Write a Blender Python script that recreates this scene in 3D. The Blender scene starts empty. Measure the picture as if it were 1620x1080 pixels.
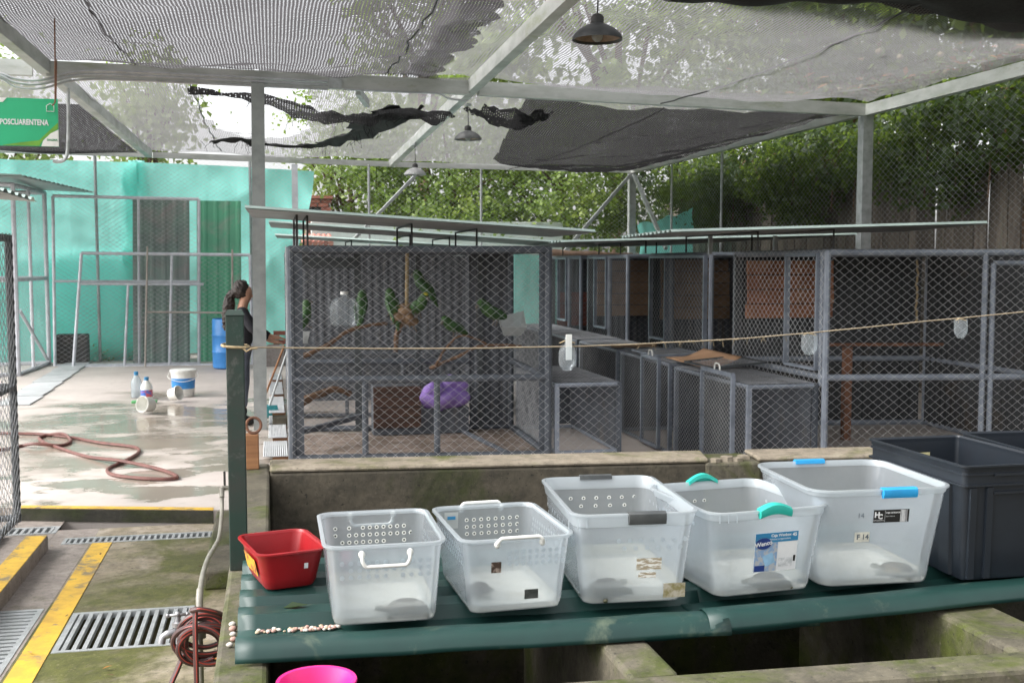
import bpy, bmesh, math, random
import numpy as np
from mathutils import Vector, Matrix
R = math.radians
random.seed(7)
rng = np.random.default_rng(7)
S = bpy.context.scene
C = S.collection

# ------------------------------------------------------------------ camera
cam = bpy.data.cameras.new('camera'); camo = bpy.data.objects.new('camera', cam); C.objects.link(camo)
camo.location = (0, 0, 1.9)
camo.rotation_euler = (R(90 - 4.053), 0, R(-12.2215))
cam.sensor_width = 36; cam.lens = 38.889; cam.clip_start = 0.05; cam.clip_end = 2000
cam.dof.use_dof = True; cam.dof.focus_distance = 4.6; cam.dof.aperture_fstop = 9.0
S.camera = camo
# ------------------------------------------------------------------ sky, sun, exposure
W = bpy.data.worlds.new('World'); S.world = W; W.use_nodes = True
nt = W.node_tree; nt.nodes.clear()
sky = nt.nodes.new('ShaderNodeTexSky'); sky.sky_type = 'NISHITA'; sky.sun_disc = False
sky.sun_elevation = R(44); sky.sun_rotation = R(-90); sky.air_density = 1.0; sky.dust_density = 4.0; sky.ozone_density = 1.0
hs = nt.nodes.new('ShaderNodeHueSaturation'); hs.inputs['Saturation'].default_value = 0.12
bg = nt.nodes.new('ShaderNodeBackground'); bg.inputs[1].default_value = 0.15
wo = nt.nodes.new('ShaderNodeOutputWorld')
nt.links.new(sky.outputs[0], hs.inputs['Color']); nt.links.new(hs.outputs[0], bg.inputs[0]); nt.links.new(bg.outputs[0], wo.inputs[0])
sl = bpy.data.lights.new('sun', 'SUN'); sl.energy = 1.1; sl.angle = R(75); sl.color = (1, .965, .91)
so = bpy.data.objects.new('sun', sl); C.objects.link(so); so.rotation_euler = (0, R(-46), 0)
S.view_settings.view_transform = 'Standard'; S.view_settings.look = 'None'
S.view_settings.exposure = 1.45; S.view_settings.gamma = 1
cy = S.cycles
cy.max_bounces = 10; cy.diffuse_bounces = 5; cy.glossy_bounces = 3; cy.transmission_bounces = 6; cy.transparent_max_bounces = 24
cy.caustics_reflective = False; cy.caustics_refractive = False
cy.use_denoising = True

# ------------------------------------------------------------------ helpers
class MB:
    def __init__(s): s.v = []; s.f = []; s.mi = []; s.m = 0
    def add(s, vs, fs):
        b = len(s.v); s.v += [tuple(v) for v in vs]; s.f += [tuple(i + b for i in f) for f in fs]; s.mi += [s.m] * len(fs); return s
    def box(s, x0, x1, y0, y1, z0, z1):
        return s.add([(x0,y0,z0),(x1,y0,z0),(x1,y1,z0),(x0,y1,z0),(x0,y0,z1),(x1,y0,z1),(x1,y1,z1),(x0,y1,z1)],
                     [(0,3,2,1),(4,5,6,7),(0,1,5,4),(1,2,6,5),(2,3,7,6),(3,0,4,7)])
    def prism(s, poly, z0, z1):
        n = len(poly)
        return s.add([(x,y,z0) for x,y in poly] + [(x,y,z1) for x,y in poly],
                     [tuple(range(n))[::-1], tuple(range(n, 2*n))] + [(i,(i+1)%n,n+(i+1)%n,n+i) for i in range(n)])
    def bar(s, a, b, w, h, up=(0,0,1)):
        a = Vector(a); b = Vector(b); d = (b-a).normalized(); u = Vector(up)
        if abs(d.dot(u)) > .99: u = Vector((0,1,0))
        r = d.cross(u).normalized(); u = r.cross(d).normalized()
        q = [(-1,-1),(1,-1),(1,1),(-1,1)]
        vs = [p + r*(i*w/2) + u*(j*h/2) for p in (a,b) for i,j in q]
        return s.add(vs, [(0,1,2,3)[::-1],(4,5,6,7),(0,1,5,4),(1,2,6,5),(2,3,7,6),(3,0,4,7)])
    def tube(s, pts, r, n=6, closed=False, cap=True):
        pts = [Vector(p) for p in pts]; k = len(pts)
        rr = r if hasattr(r, '__len__') else [r]*k
        ds = []
        for i in range(k):
            a = pts[(i-1) % k] if (closed or i > 0) else pts[i]; b = pts[(i+1) % k] if (closed or i < k-1) else pts[i]
            ds.append((b-a).normalized() if (b-a).length > 1e-9 else Vector((0,0,1)))
        u = Vector((0,0,1)) if abs(ds[0].z) < .9 else Vector((1,0,0))
        vs = []; fs = []
        for i in range(k):
            u = (u - ds[i]*u.dot(ds[i])).normalized(); w = ds[i].cross(u)
            for j in range(n):
                t = 2*math.pi*j/n; vs.append(pts[i] + (u*math.cos(t) + w*math.sin(t))*rr[i])
        for i in range(k if closed else k-1):
            i2 = (i+1) % k
            for j in range(n): j2 = (j+1) % n; fs.append((i*n+j, i*n+j2, i2*n+j2, i2*n+j))
        if cap and not closed: fs += [tuple(range(n))[::-1], tuple((k-1)*n+j for j in range(n))]
        return s.add(vs, fs)
    def lathe(s, prof, n=20, c=(0,0,0), ax='z'):
        vs = []; fs = []
        for r, z in prof:
            for j in range(n):
                t = 2*math.pi*j/n
                p = (r*math.cos(t), r*math.sin(t), z)
                if ax == 'x': p = (p[2], p[0], p[1])
                if ax == 'y': p = (p[0], p[2], p[1])
                vs.append((p[0]+c[0], p[1]+c[1], p[2]+c[2]))
        for i in range(len(prof)-1):
            for j in range(n): j2=(j+1)%n; fs.append((i*n+j, i*n+j2, (i+1)*n+j2, (i+1)*n+j))
        return s.add(vs, fs)
    def loft(s, loops, cap0=True, cap1=True):
        n = len(loops[0]); vs = [p for l in loops for p in l]; fs = []
        for i in range(len(loops)-1):
            for j in range(n): j2=(j+1)%n; fs.append((i*n+j, i*n+j2, (i+1)*n+j2, (i+1)*n+j))
        if cap0: fs.append(tuple(range(n))[::-1])
        if cap1: fs.append(tuple((len(loops)-1)*n+j for j in range(n)))
        return s.add(vs, fs)
    def ball(s, c, r, n=10, m=7):
        rx, ry, rz = r if hasattr(r,'__len__') else (r,r,r)
        vs=[(c[0],c[1],c[2]-rz)]; fs=[]
        for i in range(1,m):
            a=-math.pi/2+math.pi*i/m
            for j in range(n):
                t=2*math.pi*j/n; vs.append((c[0]+rx*math.cos(a)*math.cos(t), c[1]+ry*math.cos(a)*math.sin(t), c[2]+rz*math.sin(a)))
        vs.append((c[0],c[1],c[2]+rz))
        for j in range(n): fs.append((0,1+(j+1)%n,1+j))
        for i in range(m-2):
            for j in range(n): a=1+i*n+j; b=1+i*n+(j+1)%n; fs.append((a,b,b+n,a+n))
        t=len(vs)-1; o=1+(m-2)*n
        for j in range(n): fs.append((o+j,o+(j+1)%n,t))
        return s.add(vs,fs)
    def grid(s, fn, nu, nv, keep=None):
        vs=[fn(i/nu, j/nv) for j in range(nv+1) for i in range(nu+1)]
        fs=[(j*(nu+1)+i, j*(nu+1)+i+1, (j+1)*(nu+1)+i+1, (j+1)*(nu+1)+i) for j in range(nv) for i in range(nu) if keep is None or keep((i+.5)/nu,(j+.5)/nv)]
        return s.add(vs,fs)

def link(name, me, parent=None):
    o = bpy.data.objects.new(name, me); C.objects.link(o)
    if parent is not None: o.parent = parent
    return o
def wloc(p):
    l = Vector((0,0,0))
    while p is not None: l += p.location; p = p.parent
    return l
def obj(name, mb, mats, parent=None, smooth=False, rel=True, bevel=0):
    """rel: the vertices are world coordinates; else they are local to the parent"""
    me = bpy.data.meshes.new(name)
    off = wloc(parent) if (parent is not None and rel) else Vector((0,0,0))
    me.from_pydata([(v[0]-off.x, v[1]-off.y, v[2]-off.z) for v in mb.v], [], mb.f)
    for m in (mats if isinstance(mats,(list,tuple)) else [mats]): me.materials.append(m)
    if any(mb.mi): me.polygons.foreach_set('material_index', mb.mi)
    if smooth:
        me.polygons.foreach_set('use_smooth', [True]*len(me.polygons))
        if smooth != 'all': me.set_sharp_from_angle(angle=R(smooth if isinstance(smooth,(int,float)) and smooth is not True else 40))
    me.update()
    o = link(name, me, parent)
    if bevel:
        b = o.modifiers.new('edge', 'BEVEL'); b.width = bevel; b.segments = 2; b.limit_method = 'ANGLE'
    return o
def mesh_np(name, v, q, mat, parent=None):
    """v (N,3), q (M,k) arrays -> an object"""
    off = np.array(wloc(parent)) if parent is not None else np.zeros(3)
    me = bpy.data.meshes.new(name); v = (np.asarray(v) - off).astype(np.float32); q = np.asarray(q, dtype=np.int32); k = q.shape[1]
    me.vertices.add(len(v)); me.vertices.foreach_set('co', v.ravel())
    me.loops.add(q.size); me.loops.foreach_set('vertex_index', q.ravel())
    me.polygons.add(len(q)); me.polygons.foreach_set('loop_start', np.arange(0, q.size, k, dtype=np.int32))
    me.update(calc_edges=True); me.materials.append(mat)
    return link(name, me, parent)
def tag(o, label, cat=None, group=None, kind=None):
    if label: o['label'] = label
    if cat: o['category'] = cat
    if group: o['group'] = group
    if kind: o['kind'] = kind
    return o
def thing(name, label, cat, loc, rz=0, group=None):
    o = bpy.data.objects.new(name, None); o.empty_display_size = .1; C.objects.link(o)
    o.location = loc; o.rotation_euler = (0,0,rz)
    return tag(o, label, cat, group)
def copy_tree(o, parent=None):
    c = o.copy(); C.objects.link(c); c.parent = parent
    for ch in list(o.children): copy_tree(ch, c)
    return c
def struct(name, mb, mat, **k):
    o = obj(name, mb, mat, **k); o['kind'] = 'structure'; return o
def text(name, body, size, mat, parent, loc, rot, align='LEFT', extrude=.0006, bold=0, sx=1):
    cu = bpy.data.curves.new(name, 'FONT'); cu.body = body; cu.size = size; cu.align_x = align; cu.align_y = 'CENTER'
    cu.extrude = extrude; cu.offset = bold; cu.materials.append(mat); cu.resolution_u = 3
    tmp = bpy.data.objects.new(name, cu); C.objects.link(tmp)
    me = bpy.data.meshes.new_from_object(tmp.evaluated_get(bpy.context.evaluated_depsgraph_get())); me.name = name
    bpy.data.objects.remove(tmp)
    o = bpy.data.objects.new(name, me); C.objects.link(o); o.parent = parent; o.location = loc; o.rotation_euler = rot; o.scale = (sx,1,1)
    return o
def smoothpath(pts, n=8, closed=False):
    pts = [Vector(p) for p in pts]; out = []; k = len(pts)
    for i in range(k if closed else k-1):
        if closed: p0,p1,p2,p3 = pts[(i-1)%k],pts[i],pts[(i+1)%k],pts[(i+2)%k]
        else: p0,p1,p2,p3 = pts[max(i-1,0)],pts[i],pts[i+1],pts[min(i+2,k-1)]
        for j in range(n):
            t=j/n; out.append(.5*((2*p1)+(p2-p0)*t+(2*p0-5*p1+4*p2-p3)*t*t+(3*p1-p0-3*p2+p3)*t**3))
    if not closed: out.append(pts[-1])
    return out
def hsh(x, y=0., s=0.):
    return (math.sin(x*12.9898+y*78.233+s*37.7)*43758.5453) % 1.0
def wob(x, y, s=0.):   # smooth pseudo noise in about -1..1
    return (math.sin(x*1.7+s)+math.sin(y*2.3+1.3*s+x*.6)+math.sin((x+y)*3.1+2.1*s)*.6+math.sin((x-1.4*y)*5.3+s)*.35)/2.4

# ------------------------------------------------------------------ materials
def newmat(name):
    m = bpy.data.materials.new(name); m.use_nodes = True; t = m.node_tree; t.nodes.clear()
    out = t.nodes.new('ShaderNodeOutputMaterial'); return m, t, out
def N(t, typ, **kw):
    n = t.nodes.new(typ)
    for k, v in kw.items(): setattr(n, k, v)
    return n
def noise(t, co, scale, detail=4, rough=.6, dist=0):
    n = N(t, 'ShaderNodeTexNoise'); n.inputs['Scale'].default_value = scale; n.inputs['Detail'].default_value = detail
    n.inputs['Roughness'].default_value = rough; n.inputs['Distortion'].default_value = dist
    if co is not None: t.links.new(co, n.inputs['Vector'])
    return n.outputs['Fac']
def ramp(t, fac, stops):
    r = N(t, 'ShaderNodeValToRGB'); e = r.color_ramp.elements
    while len(e) < len(stops): e.new(.5)
    for k,(p,c) in enumerate(stops):
        e[k].position = p; e[k].color = (c,c,c,1) if not hasattr(c,'__len__') else (*c,1)
    t.links.new(fac, r.inputs['Fac']); return r.outputs['Color']
def mix(t, fac, a, b, blend='MIX'):
    n = N(t, 'ShaderNodeMix', data_type='RGBA', blend_type=blend)
    if isinstance(fac,(int,float)): n.inputs[0].default_value = fac
    else: t.links.new(fac, n.inputs[0])
    for i, x in ((6,a),(7,b)):
        if hasattr(x,'__len__'): n.inputs[i].default_value = (*x,1)
        else: t.links.new(x, n.inputs[i])
    return n.outputs[2]
def mth(t, op, a, b=None, c=None):
    n = N(t, 'ShaderNodeMath', operation=op)
    for i, x in enumerate((a,b,c)):
        if x is None: continue
        if isinstance(x,(int,float)): n.inputs[i].default_value = x
        else: t.links.new(x, n.inputs[i])
    return n.outputs[0]
def coords(t, stretch=None):
    co = N(t, 'ShaderNodeTexCoord').outputs['Object']
    if stretch:
        mp = N(t, 'ShaderNodeMapping'); mp.inputs['Scale'].default_value = stretch; t.links.new(co, mp.inputs['Vector']); co = mp.outputs[0]
    return co
def principled(t, out, col, rough=.6, metal=0, bump=None, bs=.3, bd=.01, spec=None):
    p = N(t, 'ShaderNodeBsdfPrincipled')
    if hasattr(col,'__len__'): p.inputs['Base Color'].default_value = (*col,1)
    else: t.links.new(col, p.inputs['Base Color'])
    if isinstance(rough,(int,float)): p.inputs['Roughness'].default_value = rough
    else: t.links.new(rough, p.inputs['Roughness'])
    p.inputs['Metallic'].default_value = metal
    if spec is not None: p.inputs['Specular IOR Level'].default_value = spec
    if bump is not None:
        b = N(t, 'ShaderNodeBump'); b.inputs['Strength'].default_value = bs; b.inputs['Distance'].default_value = bd
        t.links.new(bump, b.inputs['Height']); t.links.new(b.outputs[0], p.inputs['Normal'])
    t.links.new(p.outputs[0], out.inputs[0]); return p
MATS = {}
def M(name, c1, c2=None, scale=6, lo=.4, hi=.65, rough=.6, metal=0, bump=.15, bd=.006, detail=5, stretch=None, third=None, tscale=2, tlo=.58, thi=.7, vary=0, spec=None):
    """two-colour noise material, optional third colour in blotches (rust, moss, dirt), optional per-object variation"""
    if name in MATS: return MATS[name]
    m, t, out = newmat(name); co = coords(t, stretch)
    if vary:
        oi = N(t, 'ShaderNodeObjectInfo'); ad = N(t,'ShaderNodeVectorMath',operation='ADD'); t.links.new(co, ad.inputs[0])
        sc = N(t,'ShaderNodeVectorMath',operation='SCALE'); sc.inputs[0].default_value=(17,31,11); t.links.new(oi.outputs['Random'], sc.inputs['Scale'])
        t.links.new(sc.outputs[0], ad.inputs[1]); co = ad.outputs[0]
    f = noise(t, co, scale, detail)
    c2 = c2 or tuple(x*.72 for x in c1)
    col = mix(t, ramp(t, f, [(lo,0),(hi,1)]), c1, c2)
    if third:
        g = noise(t, co, tscale, 6, .7, .4); col = mix(t, ramp(t, g, [(tlo,0),(thi,1)]), col, third)
    if vary:
        v = mth(t,'MULTIPLY_ADD', oi.outputs['Random'], 2*vary, 1-vary)
        col = mix(t, 1., col, N_rgb(t, v), 'MULTIPLY')
    rr = mth(t,'MULTIPLY_ADD', f, .25, rough-.12) if rough > .15 else rough
    principled(t, out, col, rr, metal, noise(t, co, scale*5, 4) if bump else None, bump, bd, spec)
    MATS[name] = m; return m
def N_rgb(t, v):
    c = N(t,'ShaderNodeCombineColor')
    for i in range(3): t.links.new(v, c.inputs[i])
    return c.outputs[0]

galv   = M('galvanised', (.50,.52,.53), (.36,.38,.38), 9, rough=.5, metal=.35, third=(.34,.35,.27), tscale=3, tlo=.6, thi=.78)
beamm  = M('beam_paint', (.56,.57,.55), (.42,.44,.41), 2.2, rough=.55, third=(.30,.33,.17), tscale=1.1, tlo=.56, thi=.74, stretch=(1,1,3))
postm  = M('post_steel', (.34,.36,.355), (.26,.28,.275), 5, rough=.5, metal=.2, third=(.30,.27,.20), tscale=2.5, tlo=.66, thi=.8)
cagem  = M('cage_paint', (.105,.118,.138), (.065,.075,.09), 7, rough=.5, metal=.1, third=(.20,.18,.16), tscale=4, tlo=.66, thi=.8)
cagel  = M('cage_paint_pale', (.27,.30,.35), (.19,.215,.255), 6, rough=.45, metal=.1, third=(.30,.27,.25), tscale=4, tlo=.68, thi=.8)
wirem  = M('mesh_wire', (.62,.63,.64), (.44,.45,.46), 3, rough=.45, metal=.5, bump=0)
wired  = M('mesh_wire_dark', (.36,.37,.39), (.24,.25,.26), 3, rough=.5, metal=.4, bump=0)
gatem  = M('gate_paint', (.66,.68,.73), (.52,.54,.58), 6, rough=.5, metal=.2)
blackm = M('black_iron', (.02,.022,.022), (.035,.03,.028), 12, rough=.55)
rustm  = M('rust', (.22,.10,.055), (.12,.06,.04), 12, rough=.8)
woodm  = M('old_wood', (.33,.16,.07), (.20,.09,.04), 3, rough=.75, stretch=(1,1,8), bump=.3)
branch = M('bark', (.17,.10,.06), (.09,.055,.035), 14, rough=.85, bump=.5)
boardm = M('fence_board', (.17,.145,.12), (.09,.075,.062), 2.2, rough=.85, stretch=(9,9,.8), bump=.4, third=(.09,.10,.06), tscale=.8, tlo=.55, thi=.75, vary=.35)
sheetg = M('roof_sheet', (.50,.62,.58), (.42,.52,.49), 3, rough=.4, third=(.35,.36,.30), tscale=1.2)
sheetu = M('roof_sheet_under', (.36,.37,.37), (.28,.29,.29), 3, rough=.45)
tableg = M('green_sheet', (.011,.045,.038), (.008,.034,.030), 4, rough=.42, bump=.05, third=(.10,.13,.09), tscale=4.5, tlo=.58, thi=.76)
pvcm   = M('pvc', (.24,.23,.195), (.16,.15,.125), 8, rough=.4, bump=.05)
yellow = M('yellow_paint', (.72,.45,.05), (.52,.32,.06), 7, rough=.65, third=(.24,.19,.11), tscale=6, tlo=.52, thi=.62, bump=.3)
whitep = M('white_plastic', (.78,.78,.74), (.66,.66,.62), 9, rough=.4, bump=.04)
blackp = M('label_black', (.015,.015,.016), None, 9, rough=.45, bump=0)
whitel = M('label_white', (.75,.76,.76), (.68,.69,.7), 12, rough=.5, bump=0)
bluel  = M('label_blue', (.03,.22,.42), (.03,.18,.36), 12, rough=.45, bump=0)
navyl  = M('label_navy', (.02,.05,.22), None, 12, rough=.45, bump=0)
# ---- special materials
def world_pos(t): return N(t, 'ShaderNodeNewGeometry').outputs['Position']
def ellipse_mask(t, pos, cx, cyy, rx, ry, nf, amt):
    sp = N(t,'ShaderNodeSeparateXYZ'); t.links.new(pos, sp.inputs[0])
    a = mth(t,'POWER', mth(t,'ABSOLUTE', mth(t,'DIVIDE', mth(t,'SUBTRACT', sp.outputs[0], cx), rx)), 2)
    b = mth(t,'POWER', mth(t,'ABSOLUTE', mth(t,'DIVIDE', mth(t,'SUBTRACT', sp.outputs[1], cyy), ry)), 2)
    d = mth(t,'SUBTRACT', 1, mth(t,'ADD', a, b))
    return mth(t,'ADD', d, mth(t,'MULTIPLY', mth(t,'SUBTRACT', nf, .5), amt))
def yard_material():
    m, t, out = newmat('yard_concrete'); pos = world_pos(t)
    n1 = noise(t, pos, 1.3, 7, .65); n2 = noise(t, pos, 9, 5); n3 = noise(t, pos, 1.6, 6, .6, .1)
    col = mix(t, ramp(t, n1, [(.35,0),(.7,1)]), (.57,.51,.47), (.45,.40,.37))
    col = mix(t, ramp(t, n2, [(.55,0),(.75,.5)]), col, (.36,.33,.29))
    mp = N(t,'ShaderNodeMapping'); mp.inputs['Scale'].default_value = (.55,.85,1); t.links.new(pos, mp.inputs[0])
    nw = noise(t, mp.outputs[0], 1.3, 7, .6, .15)
    e1 = ellipse_mask(t, pos, -1.35, 13.7, 2.5, 3.4, nw, 5.2)
    e2 = ellipse_mask(t, pos, -1.1, 10.2, 2.2, 1.6, noise(t, mp.outputs[0], 2.3, 7, .62, .2), 6.5)
    w1 = ramp(t, e1, [(.05,0),(.95,1)]); w2 = ramp(t, e2, [(.6,0),(1.5,.9)])
    wet = mth(t,'MAXIMUM', w1, w2)
    wetcol = mix(t, n3, (.22,.19,.155), (.34,.285,.23))
    col = mix(t, wet, col, wetcol)
    film = ramp(t, nw, [(.46,.05),(.62,.22)])
    rough = mix(t, wet, N_rgb(t, mth(t,'MULTIPLY_ADD', n2, .2, .55)), film)
    principled(t, out, col, rough, 0, mix(t, wet, N_rgb(t,n2), (.5,.5,.5)), .12, .004)
    return m
def moss_material(name, base, dark, moss, mlo, mhi, blk=.0, mscale=2.2, rough=.85, light=None):
    m, t, out = newmat(name); pos = world_pos(t)
    n1 = noise(t, pos, 3.1, 7, .65); n2 = noise(t, pos, 26, 5, .7); n3 = noise(t, pos, mscale, 8, .68, .5); n4 = noise(t, pos, 1.1, 5, .6, .6)
    col = mix(t, ramp(t, n1, [(.35,0),(.68,1)]), base, dark)
    col = mix(t, ramp(t, n2, [(.4,0),(.8,.55)]), col, tuple(x*.55 for x in dark))
    if light: col = mix(t, ramp(t, n4, [(.5,0),(.62,.8)]), col, light)
    n5 = noise(t, pos, 11, 6, .75, .2); col = mix(t, ramp(t, n5, [(.46,0),(.66,.7)]), col, tuple(x*.5 for x in dark))
    gm = mix(t, ramp(t, n5, [(.35,0),(.7,1)]), moss, tuple(x*.45 for x in moss))
    col = mix(t, ramp(t, n3, [(mlo,0),(mhi,1)]), col, gm)
    sp = noise(t, pos, 75, 3, .6); col = mix(t, ramp(t, sp, [(.64,0),(.72,.35)]), col, tuple(min(1,x*1.6) for x in base)); col = mix(t, ramp(t, noise(t, pos, 48, 3, .6), [(.64,0),(.69,.8)]), col, tuple(x*.3 for x in dark))
    if blk: col = mix(t, ramp(t, noise(t, pos, 1.7, 6, .7, .3), [(.5,0),(.72,blk)]), col, (.02,.018,.014))
    principled(t, out, col, mth(t,'MULTIPLY_ADD', n1, .3, rough-.25), 0, mth(t,'ADD', n2, n1), .5, .008)
    return m
yardm = yard_material()
lanem = moss_material('lane_concrete', (.36,.30,.215), (.23,.195,.13), (.125,.130,.030), .42, .56, .2, .9, rough=.7, light=(.50,.43,.36))
gutterm = moss_material('gutter_concrete', (.40,.345,.31), (.30,.26,.23), (.16,.16,.08), .60, .74, .25, 1.2, rough=.7)
tankm = moss_material('tank_concrete', (.155,.136,.096), (.082,.073,.051), (.075,.09,.014), .47, .60, .35, 2.4)
tankin = moss_material('tank_inner', (.12,.10,.07), (.06,.052,.036), (.042,.05,.011), .52, .66, .6, 1.6)
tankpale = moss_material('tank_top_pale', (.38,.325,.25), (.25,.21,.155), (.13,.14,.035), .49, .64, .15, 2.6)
groundm = moss_material('bare_ground', (.14,.11,.075), (.09,.07,.05), (.06,.08,.02), .5, .6, .2, .5)
shadewater, t, out = newmat('basin_shade_water'); principled(t, out, (.012,.013,.010), .08)
def net_material(name, fibre, px, py, cover, cvar, trans=.25, distort=.6):
    m, t, out = newmat(name); co = coords(t)
    w = []
    for ax, p in (('X', px), ('Y', py)):
        n = N(t,'ShaderNodeTexWave', wave_type='BANDS', bands_direction=ax); n.inputs['Scale'].default_value = .31416/p
        n.inputs['Distortion'].default_value = distort; n.inputs['Detail'].default_value = 2; n.inputs['Detail Scale'].default_value = 1.2
        t.links.new(co, n.inputs['Vector']); w.append(n.outputs['Fac'])
    big = noise(t, co, .7, 5, .6); thr = mth(t,'MULTIPLY_ADD', big, -cvar, 1-cover+cvar*.5)
    k = mth(t,'MAXIMUM', w[0], mth(t,'MULTIPLY', w[1], .93))
    a = mth(t,'SMOOTH_MIN', 1., mth(t,'MAXIMUM', 0., mth(t,'MULTIPLY_ADD', mth(t,'SUBTRACT', k, thr), 4., .5)), .02)
    d = N(t,'ShaderNodeBsdfDiffuse'); d.inputs[0].default_value = (*fibre,1)
    tl = N(t,'ShaderNodeBsdfTranslucent'); tl.inputs[0].default_value = (*[min(1,x*2.2) for x in fibre],1)
    mx = N(t,'ShaderNodeMixShader'); mx.inputs[0].default_value = trans; t.links.new(d.outputs[0], mx.inputs[1]); t.links.new(tl.outputs[0], mx.inputs[2])
    tr = N(t,'ShaderNodeBsdfTransparent'); fin = N(t,'ShaderNodeMixShader')
    t.links.new(a, fin.inputs[0]); t.links.new(tr.outputs[0], fin.inputs[1]); t.links.new(mx.outputs[0], fin.inputs[2]); t.links.new(fin.outputs[0], out.inputs[0])
    return m
netlight = net_material('shade_net_open', (.15,.146,.15), .030, .027, .42, .12, .45)
netdense = net_material('shade_net_close', (.065,.062,.065), .030, .034, .68, .18, .4)
netblack = net_material('shade_net_black', (.030,.029,.030), .032, .030, .72, .14, .35)
def tarp_material():
    m, t, out = newmat('turquoise_tarp'); co = coords(t)
    n = noise(t, co, 1.5, 5, .6); wv = noise(t, co, 60, 2)
    col = mix(t, n, (.24,.78,.73), (.17,.68,.62))
    mp = N(t,'ShaderNodeMapping'); mp.inputs['Rotation'].default_value = (0,R(38),0); mp.inputs['Scale'].default_value = (5,1,.8); t.links.new(co, mp.inputs[0])
    bp = N(t,'ShaderNodeBump'); bp.inputs['Strength'].default_value = .55; bp.inputs['Distance'].default_value = .035; t.links.new(mth(t,'ADD', noise(t, mp.outputs[0], .8, 3, .5, .5), mth(t,'MULTIPLY', noise(t, co, 1.3, 2, .4, .4), 1.2)), bp.inputs['Height'])
    d = N(t,'ShaderNodeBsdfDiffuse'); tl = N(t,'ShaderNodeBsdfTranslucent'); t.links.new(bp.outputs[0], d.inputs['Normal']); t.links.new(bp.outputs[0], tl.inputs['Normal']); g = N(t,'ShaderNodeBsdfGlossy'); g.inputs['Roughness'].default_value=.4
    t.links.new(col, d.inputs[0]); t.links.new(mix(t, .5, col, (.55,1.,.92)), tl.inputs[0])
    mx = N(t,'ShaderNodeMixShader'); mx.inputs[0].default_value = .66; t.links.new(d.outputs[0], mx.inputs[1]); t.links.new(tl.outputs[0], mx.inputs[2])
    m2 = N(t,'ShaderNodeMixShader'); m2.inputs[0].default_value = .05; t.links.new(mx.outputs[0], m2.inputs[1]); t.links.new(g.outputs[0], m2.inputs[2])
    t.links.new(m2.outputs[0], out.inputs[0]); return m
tarpm = tarp_material()
def leaf_material(name, c1, c2, c3):
    m, t, out = newmat(name); co = coords(t)
    f = noise(t, co, 5, 3); g = noise(t, co, .9, 3)
    col = mix(t, ramp(t, f, [(.35,0),(.65,1)]), c1, c2); col = mix(t, ramp(t, g, [(.5,0),(.72,.8)]), col, c3)
    d = N(t,'ShaderNodeBsdfPrincipled'); t.links.new(col, d.inputs['Base Color']); d.inputs['Roughness'].default_value = .45
    tl = N(t,'ShaderNodeBsdfTranslucent'); t.links.new(mix(t, .5, col, (.42,.60,.08)), tl.inputs[0])
    mx = N(t,'ShaderNodeMixShader'); mx.inputs[0].default_value = .4; t.links.new(d.outputs[0], mx.inputs[1]); t.links.new(tl.outputs[0], mx.inputs[2])
    t.links.new(mx.outputs[0], out.inputs[0]); return m
leafbright = leaf_material('leaf_bright', (.17,.25,.045), (.11,.18,.035), (.27,.33,.06))
leafdeep = leaf_material('leaf_deep', (.030,.058,.018), (.019,.040,.013), (.045,.078,.022))
leafpale = leaf_material('leaf_pale', (.26,.34,.10), (.19,.27,.08), (.34,.40,.13))  # sunlight put into the colour: raised so the far trees read as sunlit

# ---- chain-link wire
def chain(name, o, u, v, parent=None, mat=None, pw=.052, ph=.083, r=.0027):
    """diamond wire mesh over the parallelogram o, o+u, o+v (v is the way the wires run)"""
    o, u, v = (np.array(x, float) for x in (o, u, v)); w = np.linalg.norm(u); h = np.linalg.norm(v)
    n = max(2, int(round(w/pw))); m = max(2, int(round(h/(ph/2))))
    uu = u/w; vv = v/h; nn = np.cross(uu, vv); nn /= np.linalg.norm(nn)
    i, k = np.meshgrid(np.arange(n), np.arange(m+1), indexing='ij')
    s = (i + (k + i) % 2)/n; tt = k/m
    dep = np.where((k + i) % 2 == 0, 1, -1)*r*.9
    P = o + s[...,None]*u + tt[...,None]*v + dep[...,None]*nn
    ph3 = np.array([0, 2.0944, 4.1888])
    off = r*(np.cos(ph3)[:,None]*uu + np.sin(ph3)[:,None]*nn)
    V = (P[:,:,None,:] + off).reshape(-1,3)
    base = (i[:,:-1]*(m+1) + k[:,:-1])*3
    q = []
    for j in range(3):
        j2 = (j+1) % 3; q.append(np.stack([base+j, base+j2, base+3+j2, base+3+j], -1).reshape(-1,4))
    return mesh_np(name, V, np.concatenate(q), mat or wirem, parent)

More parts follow.
